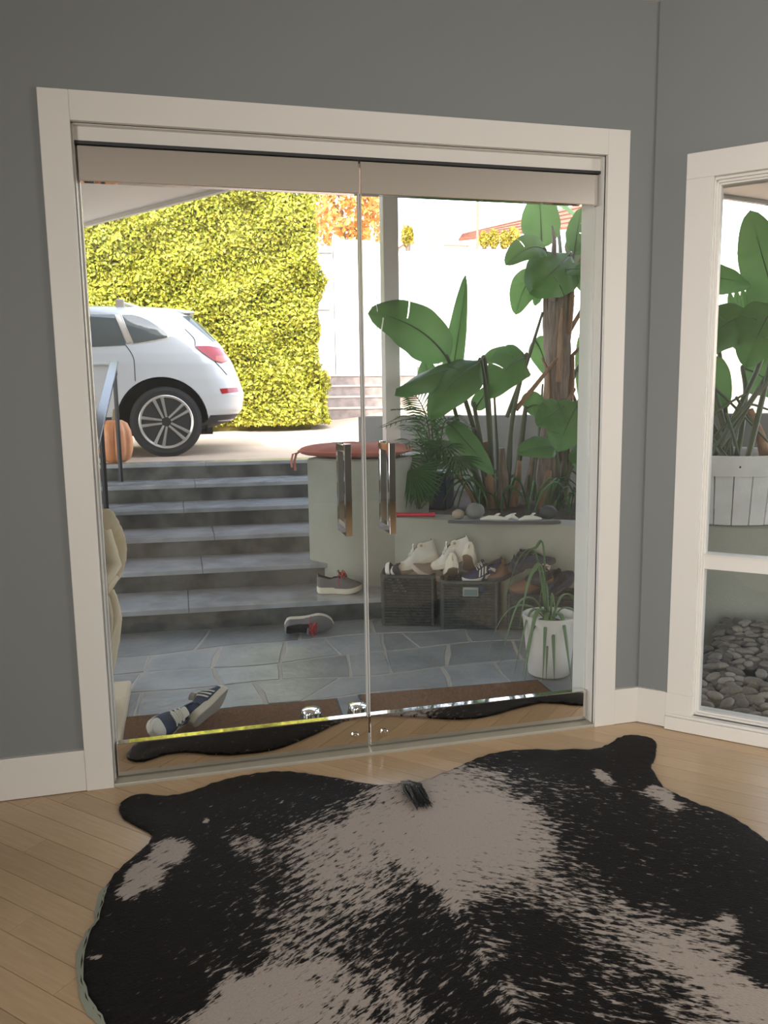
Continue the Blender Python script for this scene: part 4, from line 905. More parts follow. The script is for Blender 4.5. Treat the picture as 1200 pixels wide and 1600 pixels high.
# dry leaning plant beside the handrail, left
M['dry_leaf'] = mat('dry_strap_leaf', (.13, .12, .045), .6, col2=(.24, .15, .07), scale=5, trans=.2)
M['terracotta'] = mat('terracotta_pot', (.40, .19, .11), .8)
dp = tag(empty('dragon_plant', (-.62, 2.95, LZ+RISE*3-.02)), 'tall dry strap-leaved plant in a clay pot beside the handrail', 'potted plant')
MB().lathe([(.10, 0), (.12, .05), (.15, .24), (.16, .25), (.16, .28), (.145, .28), (.14, .25)], 24).build('pot', 'terracotta', dp, smooth=.8)
MB().lathe([(.142, .22), (.142, .24), (0, .245)], 20).build('soil', 'soil', dp)
MB().tube([(0, 0, .2), (.03, .02, .8), (.02, .0, 1.5)], [.03, .025, .02], 8).build('stem', 'bark', dp, smooth=True)
for k in range(30):
    a = random.uniform(-1.3, 1.3) if k < 24 else random.uniform(0, 6.28); z0 = random.choice((1.5, 1.5, 1.15, .8))+random.uniform(-.05, .05); v = Vector((math.cos(a), math.sin(a), 0)); ln = random.uniform(.22, .36)
    strap(dp, [Vector((.02, 0, z0)), v*ln*.4+Vector((0, 0, z0+.10)), v*ln*.8+Vector((0, 0, z0+.03)), v*ln*1.02+Vector((0, 0, z0-.16))], .013, 'dry_leaf')

# ------------------------------------------------------------------ big-leaved plants
M['banana'] = mat('bird_of_paradise_leaf', (.105, .215, .065), .42, col2=(.15, .28, .09), scale=3, trans=.48, spec=.4)
M['banana_pale'] = mat('old_grey_green_leaf', (.16, .20, .12), .55, col2=(.22, .25, .15), scale=6, trans=.25)
M['midrib'] = mat('leaf_midrib', (.07, .10, .035), .5)
M['petiole'] = mat('leaf_stalk', (.075, .10, .045), .5, col2=(.12, .11, .06), scale=6)
M['trunk_fibre'] = mat('fibrous_brown_trunk', (.17, .125, .095), .9, col2=(.29, .215, .165), scale=9, stretch=(6, 6, .7), bump=.7, bscale=14)
M['dry_sheath'] = mat('dry_leaf_sheath', (.26, .15, .085), .85, col2=(.36, .22, .13), scale=8, stretch=(5, 5, .8), bump=.5)
M['palm'] = mat('palm_leaflet', (.085, .19, .05), .45, trans=.35)
def blade(root, B, C, T, hw, N, tears=(), mt='banana', fold=.18, droop=.10, tip=.75, stalk=None, sw=.013, name='leaf', n=26):
    B, C, T = [Vector(p)-root.location for p in (B, C, T)]; N = Vector(N).normalized(); m_ = 5; rows_ = []; mid = []
    ts = sorted(set([i/n for i in range(n+1)]+[t for t, s in tears]+[t+.012 for t, s in tears])); S_ = [j/m_ for j in range(-m_, m_+1)]
    for t in ts:
        p = bez(B, C, T, t); tg = (bez(B, C, T, min(1, t+.02))-bez(B, C, T, max(0, t-.02))).normalized()
        la = tg.cross(N); la = la.normalized() if la.length > 1e-4 else Vector((1, 0, 0)); nn = la.cross(tg).normalized()
        w = hw*max(.0, math.sin(PI*min(1, t**tip)))**.58; mid.append(p+nn*-.002)
        rows_.append([p+la*(w*s)+nn*(hw*(fold*abs(s)-droop*2*s*s)+hw*.035*math.sin(t*23+s*4)*abs(s)) for s in S_])
    b = MB(); ns = len(S_); b.add([p for r in rows_ for p in r], [])
    for i in range(len(ts)-1):
        tr = [s for t, s in tears if abs(ts[i]-t) < 1e-9]
        for j in range(ns-1):
            sc = (S_[j]+S_[j+1])/2
            if any(abs(sc) > .3 and (sc > 0) == (s > 0) for s in tr): continue
            b.f.append((i*ns+j, i*ns+j+1, (i+1)*ns+j+1, (i+1)*ns+j))
    o = b.build(name, mt, root, smooth=True)
    k = len(mid); MB().tube(mid[:int(k*.96)], [max(.0015, sw*.62*(1-i/k)) for i in range(int(k*.96))], 6).build('midrib', 'midrib', o, smooth=True)
    if stalk:
        G = [Vector(p)-root.location for p in stalk]; P = catmull(G+[B, bez(B, C, T, .06)], 6, False); q = len(P)
        MB().tube(P, [sw*(1.5-.75*i/q) for i in range(q)], 8).build('stalk', 'petiole', root, smooth=True)
    return o
FC = Vector((-.35, -.92, .18))
YT = 2.95
tb = at(868, 800, YT); tb.z = SOIL
bp = tag(empty('bird_of_paradise', (tb.x, tb.y, SOIL)), 'tall bird of paradise with a thick fibrous trunk and broad top leaves', 'plant')
top = at(874, 455, YT)
P = [Vector((0, 0, -.05)), at(862, 740, YT)-bp.location, at(870, 600, YT)-bp.location, at(872, 520, YT)-bp.location, top-bp.location]
MB().tube(catmull(P, 5, False), [.15-.055*min(1, i/8)+(.006 if i % 2 else 0) for i in range(21)], 14).build('trunk', 'trunk_fibre', bp, smooth=True)
for k in range(13):           # old leaf sheaths wrapped up the trunk
    a = k*2.4; z0 = .15+k*.115; c = lambda z, r, aa: Vector((math.cos(aa)*r, math.sin(aa)*r, 0))+Vector((lerp(P[0], P[-1], z/(P[-1].z))))
    MB().tube([c(z0, .085, a), c(z0+.2, .10, a+.1), c(z0+.42, .105, a+.15), c(z0+.52, .14+.03*(k % 3), a+.15)], [.05, .045, .03, .012], 7, flat=.4).build('dry_sheath', 'dry_sheath' if k % 3 else 'trunk_fibre', bp, smooth=True)
def tl(px, py, Y): return at(px, py, Y)
def up_stalk(px, py, Y): return [at(874+(px-874)*.15, 520, YT), at(874+(px-874)*.45, 470, YT+(Y-YT)*.4), at(px, py, Y)]
blade(bp, tl(846, 386, 3.15), tl(846, 350, 3.2), tl(842, 296, 3.15), .155, (-.2, -.9, .35), stalk=up_stalk(858, 430, 3.1), tip=.9)
blade(bp, tl(852, 392, 2.9), tl(830, 372, 2.8), tl(789, 416, 2.75), .115, (-.1, -.8, .5), tears=((.55, 1),), stalk=up_stalk(866, 430, 2.92), fold=.3)
blade(bp, tl(892, 398, 2.95), tl(868, 420, 2.7), tl(832, 452, 2.6), .20, (-.35, -.9, .1), tears=((.6, -1),), stalk=up_stalk(886, 440, 2.92), fold=.12, droop=.2)
blade(bp, tl(838, 432, 3.0), tl(818, 436, 3.0), tl(806, 492, 3.0), .115, (-.5, -.8, .1), tears=((.42, -1),), stalk=up_stalk(862, 445, 3.0))
blade(bp, tl(842, 445, 3.02), tl(842, 460, 3.02), tl(836, 478, 3.05), .06, (.3, -.9, .1))
blade(bp, tl(896, 396, 3.1), tl(902, 366, 3.15), tl(908, 325, 3.15), .105, (.2, -.95, .1), stalk=up_stalk(890, 430, 3.05), tears=((.7, 1), (.5, 1)))
blade(bp, tl(880, 424, 2.8), tl(900, 414, 2.7), tl(935, 428, 2.65), .075, (0, -.8, .6), stalk=up_stalk(878, 440, 2.85))
blade(bp, tl(888, 405, 3.2), tl(905, 395, 3.25), tl(935, 370, 3.3), .14, (.1, -.95, .1), mt='banana_pale', tears=tuple((.2+.07*k, -1) for k in range(9)), stalk=up_stalk(884, 430, 3.1))
blade(bp, tl(900, 425, 2.85), tl(912, 432, 2.8), tl(925, 470, 2.8), .07, (-.2, -.9, .2))
blade(bp, tl(868, 318, 3.4), tl(885, 318, 3.4), tl(905, 345, 3.4), .07, (.2, -.6, .7), stalk=up_stalk(876, 400, 3.25))
blade(bp, tl(936, 500, 3.1), tl(925, 540, 3.1), tl(912, 640, 3.0), .13, (-.4, -.9, .1), tears=((.3, 1), (.5, -1)), stalk=[at(880, 620, YT), at(910, 560, 3.05), at(930, 510, 3.1)])
blade(bp, tl(835, 530, 3.2), tl(848, 545, 3.2), tl(858, 590, 3.2), .10, (-.2, -.9, .1), mt='banana')
for (x0, y0, x1, y1, Y, w) in ((848, 488, 792, 652, 2.85, .014), (915, 470, 888, 520, 3.0, .016), (870, 560, 806, 640, 2.8, .016), (866, 575, 905, 640, 3.05, .012)):
    a = at(x0, y0, Y)-bp.location; c = at(x1, y1, Y)-bp.location; MB().tube([a, (a+c)/2+Vector((.02, 0, .02)), c], [w*.7, w, w*1.2], 7).build('old_stalk', 'dry_sheath' if w > .0145 else 'petiole', bp, smooth=True)
blade(bp, tl(880, 640, 2.6), tl(870, 640, 2.55), tl(838, 665, 2.5), .12, (-.3, -.85, .35), stalk=[at(878, 760, 2.8), at(884, 700, 2.7)], mt='banana', tears=((.5, 1),))
blade(bp, tl(905, 630, 2.6), tl(885, 660, 2.5), tl(872, 706, 2.5), .16, (-.35, -.9, .2), tears=((.45, -1), (.7, 1)), stalk=[at(872, 770, 2.8), at(905, 700, 2.7)])
blade(bp, tl(868, 700, 2.55), tl(845, 694, 2.5), tl(808, 708, 2.45), .10, (-.2, -.8, .6), stalk=[at(870, 790, 2.7), at(872, 740, 2.6)])
blade(bp, tl(905, 690, 2.7), tl(920, 700, 2.6), tl(948, 760, 2.5), .15, (-.3, -.9, .2), stalk=[at(880, 790, 2.8), at(890, 730, 2.75)])
# clump in the middle of the planter
cb = at(775, 800, 2.85); cb.z = SOIL
cl = tag(empty('bird_of_paradise', cb), 'lower clump of bird of paradise, its torn leaf crossing the porch post', 'plant')
def g(px): return at(px, 790, 2.85)
blade(cl, at(701, 563, 2.65), at(662, 500, 2.55), at(576, 488, 2.5), .185, (-.25, -.9, .35), tears=((.62, 1), (.86, -1), (.92, 1)), stalk=[g(764), at(748, 700, 2.8), at(722, 610, 2.72)], sw=.014, fold=.1, tip=.85)
blade(cl, at(703, 612, 2.75), at(714, 540, 2.75), at(729, 432, 2.75), .075, (-.5, -.85, .0), stalk=[g(760), at(728, 700, 2.8)], fold=.7, droop=0, tip=.62)
blade(cl, at(758, 563, 2.6), at(705, 572, 2.5), at(619, 607, 2.35), .12, (-.1, -.7, .7), stalk=[g(770), at(765, 650, 2.75)], fold=-.1, droop=.22)
blade(cl, at(752, 566, 2.5), at(712, 580, 2.4), at(672, 650, 2.3), .15, (-.35, -.85, .4), stalk=[g(772), at(762, 640, 2.65)], fold=.05, droop=.2, tears=((.35, 1),))
blade(cl, at(672, 610, 2.9), at(670, 590, 2.9), at(664, 560, 2.9), .085, (-.1, -.95, .1), stalk=[g(750), at(690, 700, 2.9)])
blade(cl, at(822, 560, 2.8), at(800, 552, 2.7), at(764, 622, 2.6), .155, (-.35, -.9, .3), stalk=[g(790), at(800, 660, 2.8)], tears=((.25, 1), (.33, 1), (.6, 1)), fold=.12)
blade(cl, at(815, 566, 2.9), at(790, 545, 2.9), at(752, 566, 2.85), .085, (-.1, -.8, .5), tears=((.4, -1), (.55, -1), (.7, -1)))
blade(cl, at(700, 660, 2.5), at(730, 690, 2.4), at(772, 742, 2.35), .085, (-.2, -.85, .45), stalk=[g(765), at(735, 720, 2.65), at(712, 672, 2.55)], fold=.1)
blade(cl, at(742, 640, 2.7), at(750, 625, 2.7), at(770, 600, 2.65), .06, (-.3, -.9, .2), stalk=[g(770)])
blade(cl, at(820, 640, 2.95), at(838, 625, 2.95), at(850, 640, 2.95), .11, (-.1, -.9, .3), stalk=[g(800), at(812, 700, 2.9)])
for k, (x0, x1, y1, Y, w, mt) in enumerate(((768, 758, 690, 2.8, .034, 'dry_sheath'), (785, 784, 700, 2.8, .042, 'trunk_fibre'), (800, 812, 720, 2.85, .03, 'dry_sheath'), (845, 858, 735, 2.7, .04, 'dry_sheath'), (815, 835, 700, 2.95, .03, 'trunk_fibre'), (756, 735, 700, 2.9, .02, 'petiole'), (790, 800, 640, 3.0, .018, 'petiole'), (772, 762, 640, 3.0, .016, 'petiole'), (800, 826, 610, 3.0, .014, 'petiole'), (748, 715, 740, 2.75, .015, 'dry_sheath'), (778, 772, 610, 3.05, .014, 'petiole'), (830, 848, 600, 3.1, .014, 'petiole'))):
    a = at(x0, 800, Y)-cl.location; c = at(x1, y1, Y)-cl.location; MB().tube([a, lerp(a, c, .5)+Vector((.01, 0, 0)), c], [w*1.25, w, w*.55], 8).build('stem', mt, cl, smooth=True)
# palms at the bench end of the planter
def frond(root, pts, ln, nl, wl, mt='palm', up=Vector((0, 0, 1)), dr=.35):
    P = catmull([Vector(p)-root.location for p in pts], 8, False); n_ = len(P); o = MB().tube(P, [.008*(1-.75*i/n_) for i in range(n_)], 6).build('frond', 'petiole', root, smooth=True); b = MB()
    for k in range(nl):
        t = .22+.76*k/nl; i = int(t*(n_-1)); p = P[i]; tg = (P[min(i+1, n_-1)]-P[i-1]).normalized(); la = tg.cross(up).normalized(); l_ = ln*math.sin(PI*(.18+.75*k/nl))**.6
        for s in (-1, 1):
            d = (la*s*.85+tg*.6+up*.12).normalized(); q = p+d*l_*.55; e = p+d*l_-Vector((0, 0, dr*l_*.6)); w = tg*wl
            b.add([p-w*.3, q-w, e, q+w, p+w*.3], [(0, 1, 3, 4), (1, 2, 3)])
    b.build('leaflets', mt, o)['kind'] = 'stuff'
pm_ = at(672, 780, 2.6); pm_.z = SOIL
fp = tag(empty('feather_palm', pm_), 'young feather palm arching over the red bench cushion', 'palm')
def f3(*q): return [at(*a) for a in q]
frond(fp, f3((672, 790, 2.6), (672, 700, 2.6), (650, 655, 2.5), (596, 668, 2.45)), .17, 30, .0065)
frond(fp, f3((672, 790, 2.6), (676, 690, 2.6), (665, 645, 2.55), (610, 640, 2.6)), .16, 28, .0065)
frond(fp, f3((674, 790, 2.6), (672, 690, 2.55), (662, 640, 2.5), (645, 612, 2.5)), .17, 28, .007, up=Vector((-.3, -.9, .2)))
frond(fp, f3((674, 790, 2.6), (688, 690, 2.6), (700, 655, 2.5), (742, 672, 2.4)), .17, 28, .006)
frond(fp, f3((672, 790, 2.6), (668, 720, 2.5), (645, 690, 2.4), (618, 712, 2.35)), .16, 28, .0065)
frond(fp, f3((674, 790, 2.6), (684, 720, 2.5), (698, 700, 2.4), (720, 740, 2.3)), .15, 26, .006)
frond(fp, f3((674, 790, 2.6), (676, 730, 2.5), (650, 672, 2.4), (630, 672, 2.3)), .14, 26, .006)
fm = at(650, 790, 2.45); fm.z = SOIL
fan = tag(empty('fan_palm', fm), 'fan palm with spread pleated leaves above the red tube', 'palm')
def fanleaf(c, a0, a1, R, N, stalk, n=19):
    c = Vector(c)-fan.location; N = Vector(N).normalized(); e1 = N.cross(Vector((0, 0, 1))).normalized(); e2 = e1.cross(N).normalized(); b = MB()
    for k in range(n):
        a = a0+(a1-a0)*k/(n-1); d = -e1*math.cos(a)+e2*math.sin(a); s = N.cross(d).normalized(); r = R*(1-.12*abs(k/(n-1)-.5))*random.uniform(.93, 1.04); h = R*.030
        p1 = c+d*r*.55; b.add([c, p1-s*h*1.25+N*.004, c+d*r*.98-Vector((0, 0, .04*r)), p1+s*h*1.25+N*.004, p1-N*.010], [(0, 1, 4), (0, 4, 3), (1, 2, 4), (4, 2, 3)])
    o = b.build('fan_leaf', 'palm', fan); G = [Vector(p)-fan.location for p in stalk]+[c]
    MB().tube(catmull(G, 6, False), .007, 6).build('stalk', 'petiole', fan, smooth=True)
fanleaf(at(641, 735, 2.3), R_(-150), R_(20), .26, (-.3, -.9, .35), [at(655, 795, 2.45), at(652, 750, 2.4)], 23)
fanleaf(at(628, 716, 2.4), R_(-200), R_(10), .20, (-.3, -.85, .4), [at(650, 795, 2.45), at(640, 750, 2.45)])
fanleaf(at(690, 690, 2.5), R_(-190), R_(5), .22, (-.3, -.75, .6), [at(655, 795, 2.45), at(672, 740, 2.5)])
fanleaf(at(715, 712, 2.4), R_(-170), R_(-5), .20, (-.3, -.85, .4), [at(658, 795, 2.45), at(685, 760, 2.45)])
fanleaf(at(655, 760, 2.35), R_(-120), R_(40), .16, (-.3, -.8, .5), [at(655, 795, 2.45)])
# low dark filler plant at the soil
lf = tag(empty('ground_fern', at(715, 797, 2.6)), 'dark low ferns at the foot of the palms', 'fern'); lf.location.z = SOIL
for k in range(60):
    a = random.uniform(0, 6.28); ln = random.uniform(.12, .30); bx = random.uniform(-.45, 1.5); v = Vector((math.cos(a), math.sin(a), 0)); o_ = dL*bx+nL*random.uniform(-.1, .75)
    strap(lf, [o_, o_+v*ln*.4+Vector((0, 0, ln*.9)), o_+v*ln*.9+Vector((0, 0, ln*.75)), o_+v*ln*1.2+Vector((0, 0, ln*.2))], .014, 'palm', th=.2)

M['blue_glaze'] = mat('dark_blue_glaze', (.018, .025, .055), .3)
bpz = onz(694, 800, SOIL); bq = tag(empty('blue_pot', (bpz.x, bpz.y+.25, SOIL), (0, 0, -.6)), 'dark blue square glazed pot standing among the palms', 'pot')
b = MB(); b.box(-.13, .13, -.12, .12, 0, .25); b.build('pot_body', 'blue_glaze', bq, bevel=.012); b = MB(); b.box(-.14, .14, -.13, .13, .25, .28); b.build('pot_rim', 'blue_glaze', bq, bevel=.008)
# ------------------------------------------------------------------ white tub with its plant, pebbles outside the window
M['white_wood'] = mat('weathered_white_wood', (.55, .52, .48), .7, col2=(.62, .59, .55), scale=8, bump=.3, bscale=40)
TC = Vector((3.53, 1.50, LH+.004)); tu = tag(empty('wooden_tub', TC), 'round white wooden stave tub on the planter ledge outside the window', 'tub')
nst = 24; r0, r1 = .365, .405
for k in range(nst):
    a0, a1 = 2*PI*k/nst+.006, 2*PI*(k+1)/nst-.006; b = MB()
    vs = [(math.cos(a)*(r+dr), math.sin(a)*(r+dr), z) for z, r in ((0, r0), (.40, r1)) for a in (a0, a1) for dr in (-.02, 0)]
    b.add(vs, [(0,1,3,2), (4,6,7,5), (1,5,7,3), (0,2,6,4), (0,4,5,1), (2,3,7,6)]); b.build('stave', 'white_wood', tu, bevel=.003, segs=1)
MB().lathe([(r1-.004, .29), (r1+.020, .29), (r1+.022, .405), (r1-.012, .405), (r1-.02, .29)], 48).build('rim_band', 'white_wood', tu, smooth=.6)
for k in range(8): a = 2*PI*k/8+.32; MB().ell((math.cos(a)*(r1+.014), math.sin(a)*(r1+.014), .345), (.009, .009, .009), 8, 6).build('bolt', 'black_iron', tu)
MB().lathe([(r1-.03, .33), (r1-.03, .35), (0, .36)], 24).build('soil', 'soil', tu)
tp = tag(empty('tub_plant', TC+Vector((0, 0, .35))), 'leafy giant bird of paradise growing in the white wooden tub', 'plant')
def ts(px, py, Y): return [Vector((TC.x+random.uniform(-.2, .2), TC.y+random.uniform(-.15, .15), LH+.34)), at(px, py, Y)]
blade(tp, at(1222, 500, 1.9), at(1195, 420, 1.9), at(1172, 328, 1.95), .155, (-.55, -.8, .1), stalk=ts(1215, 560, 1.8), tip=.95, fold=.1)
blade(tp, at(1085, 440, 1.9), at(1115, 425, 1.9), at(1174, 447, 1.9), .115, (-.4, -.85, .3), stalk=ts(1090, 520, 1.85), fold=.1)
blade(tp, at(1180, 500, 1.8), at(1140, 480, 1.7), at(1085, 560, 1.6), .16, (-.5, -.8, .35), stalk=ts(1190, 560, 1.7), tears=((.5, 1),), droop=.2)
blade(tp, at(1212, 480, 1.7), at(1190, 500, 1.6), at(1165, 575, 1.55), .16, (-.5, -.8, .2), stalk=ts(1205, 560, 1.6), tears=((.6, -1), (.4, 1)))
blade(tp, at(1095, 560, 2.0), at(1110, 580, 1.9), at(1135, 640, 1.8), .12, (-.5, -.8, .2), stalk=ts(1100, 610, 1.9))
blade(tp, at(1160, 575, 1.9), at(1190, 580, 1.9), at(1225, 620, 1.8), .14, (-.4, -.85, .2), stalk=ts(1165, 620, 1.8), tears=((.35, 1), (.6, 1)))
blade(tp, at(1120, 520, 2.1), at(1150, 500, 2.1), at(1215, 530, 2.1), .15, (-.4, -.85, .2), stalk=ts(1130, 600, 1.95))
blade(tp, at(1085, 600, 1.8), at(1095, 620, 1.75), at(1118, 650, 1.7), .09, (-.5, -.8, .2), stalk=ts(1095, 660, 1.7))
blade(tp, at(1075, 500, 2.0), at(1090, 490, 1.9), at(1120, 545, 1.8), .12, (-.5, -.8, .2), stalk=ts(1080, 590, 1.9))
for k, (px_, py_) in enumerate(((1140, 455), (1150, 452), (1160, 450), (1168, 447), (1178, 443), (1192, 440), (1205, 438))):
    blade(tp, at(px_+6, py_+36, 2.2), at(px_+2, py_+18, 2.2), at(px_, py_, 2.2), .026, (-.45, -.85, .1), n=10, sw=.005, name='leaflet')
for (x0, y0, x1, y1, Y) in ((1103, 715, 1205, 590, 1.45), (1108, 690, 1200, 600, 1.5), (1135, 645, 1155, 712, 1.4), (1116, 605, 1200, 690, 1.55), (1150, 620, 1200, 705, 1.6), (1130, 712, 1190, 600, 1.5), (1110, 650, 1165, 615, 1.45), (1160, 630, 1200, 640, 1.6)):
    a, c = at(x0, y0, Y)-tp.location, at(x1, y1, Y)-tp.location; MB().tube([a, lerp(a, c, .5)+Vector((0, 0, .008)), c], [.009, .008, .007], 7).build('bare_stalk', 'petiole', tp, smooth=True)
MB().tube([at(1172, 640, 1.6)-tp.location, at(1188, 680, 1.6)-tp.location, at(1196, 715, 1.6)-tp.location], [.02, .03, .035], 8).build('dry_stem', 'dry_sheath', tp, smooth=True)
# pebble bed
M['pebble'] = mat('grey_river_pebble', (.165, .145, .12), .6, col2=(.24, .21, .175), scale=14, rand=.38, bump=.1)
M['pebble_base'] = mat('dark_gravel', (.10, .09, .075), .9, bump=1, bscale=120)
struct(MB().box(-.02, .30, .0, .10, 0, 0).build('bed_edge_trim', 'grout')) if False else None
def pz_(t, d): return .015+.055*min(1, max(0, d/.9))
pbs = struct(MB().prism([tuple((TB @ Vector(p))[:2]) for p in ((.10, .12, 0), (3.4, .12, 0), (3.4, 1.55, 0), (.10, 1.55, 0))], -.2, .015).build('pebble_bed', 'pebble_base'))
kerb = struct(MB().prism([(2.13, .20), (2.21, .15), (2.90, 1.33), (2.82, 1.37)], -.2, .06).build('bed_kerb', 'grout', bevel=.006))
pm6 = []
for k in range(7):
    b = MB(); b.ell((0, 0, 0), (.5, .5*random.uniform(.62, .85), .5*random.uniform(.38, .5)), 8, 6, noise=.10); me = b.mesh('pebble', smooth=True); me.materials.append(M['pebble']); pm6.append(me)
cnt = 0; pl_ = []
for it in range(9000):
    t, d = random.uniform(.13, 1.10), .13+1.35*random.random(); w = TB @ Vector((t, d, 0)); r = random.uniform(.028, .046)*(1-.15*d)
    lim = np.interp(w.x, [p[0] for p in LEDGE], [p[1] for p in LEDGE]); 
    if w.y > lim-.02 or (t < .16+.02*d): continue
    if any((w.x-q[0])**2+(w.y-q[1])**2 < ((r+q[2])*.60)**2 for q in pl_): continue
    pl_.append((w.x, w.y, r)); o = bpy.data.objects.new('pebble', random.choice(pm6)); COL.objects.link(o); o.parent = pbs
    o.location = (w.x, w.y, pz_(t, d)+random.uniform(-.006, .012)); o.rotation_euler = (random.uniform(-.35, .35), random.uniform(-.35, .35), random.uniform(0, 6.3)); s = r*2.15*random.uniform(.9, 1.15); o.scale = (s*1.12, s, s); cnt += 1
    if cnt >= 298: break
gp = np.random.default_rng(3); b = MB()
for k in range(2200):
    t, d = gp.uniform(.12, 3.0), gp.uniform(.13, 1.55); w = TB @ Vector((t, d, 0)); lim = np.interp(w.x, [p[0] for p in LEDGE], [p[1] for p in LEDGE])
    if w.y > lim-.02: continue
    b.ell((w.x, w.y, pz_(t, d)-.012+(.014 if t > 1.1 else 0)), (.034, .028, .018), 7, 5, noise=.1)
b.build('pebble_fill', 'pebble', pbs, smooth=True, merge=False)['kind'] = 'stuff'

# ------------------------------------------------------------------ cowhide rug
OUT = [(.057, -1.119), (.024, -1.053), (-.008, -.941), (-.006, -.802), (.010, -.755), (.017, -.661), (.022, -.618), (.049, -.533), (.107, -.448), (.136, -.384), (.125, -.343), (.081, -.288), (.042, -.229), (.028, -.162), (.041, -.113), (.092, -.087), (.176, -.125), (.26, -.116), (.348, -.07), (.46, -.048), (.573, -.054), (.679, -.11), (.781, -.179), (.85, -.228), (.9, -.252), (.968, -.256), (1.01, -.268), (1.142, -.222), (1.248, -.164), (1.363, -.125), (1.465, -.127), (1.706, -.196), (1.797, -.176), (1.88, -.128), (1.937, -.126), (1.983, -.164), (1.977, -.216), (1.913, -.311), (1.854, -.375), (1.83, -.444), (1.808, -.524), (1.826, -.597), (1.853, -.662), (1.898, -.745), (1.909, -.834), (1.911, -.9),
       (1.93, -1.0), (1.95, -1.15), (1.93, -1.32), (1.86, -1.50), (1.85, -1.62), (1.95, -1.75), (2.02, -1.88), (1.98, -1.97), (1.86, -1.95), (1.68, -1.86), (1.50, -1.88), (1.36, -2.0), (1.22, -2.12), (1.06, -2.22), (.92, -2.22), (.76, -2.12), (.62, -1.98), (.46, -1.86), (.28, -1.86), (.10, -1.96), (-.02, -1.98), (-.06, -1.90), (.0, -1.76), (.10, -1.62), (.13, -1.48), (.11, -1.30)]
ol = [(p.x, p.y) for p in catmull([(x, y, 0) for x, y in OUT], 4)]; ol = [(x+random.uniform(-.0022, .0022), y+random.uniform(-.0022, .0022)) for x, y in ol]
st_ = .016; pts = [Vector(p) for p in ol]; no = len(ol)
for i, x in enumerate(np.arange(-.1, 2.06, st_)):
    for j, y in enumerate(np.arange(-2.26, 0, st_ if True else 0)):
        X_, Y_ = x+random.uniform(-.004, .004), y+random.uniform(-.004, .004)
        if inside(ol, X_, Y_): pts.append(Vector((X_, Y_)))
tri = delaunay_2d_cdt(pts, [(i, (i+1) % no) for i in range(no)], [list(range(no))], 1, 1e-5)
V2 = np.array([(p.x, p.y) for p in tri[0]]); F2 = tri[2]
olp = np.array(ol); dist = np.sqrt(((V2[:, None, :]-olp[None, ::2, :])**2).sum(2)).min(1)
zz = .0055+.0035*np.sin(V2[:, 0]*9+1)*np.sin(V2[:, 1]*8)*np.clip(dist*12, 0, 1)+.004*np.clip(dist*25, 0, 1)
zz += .012*np.exp(-((V2[:, 0]-.95)**2+(V2[:, 1]+.5)**2)/.35)*0
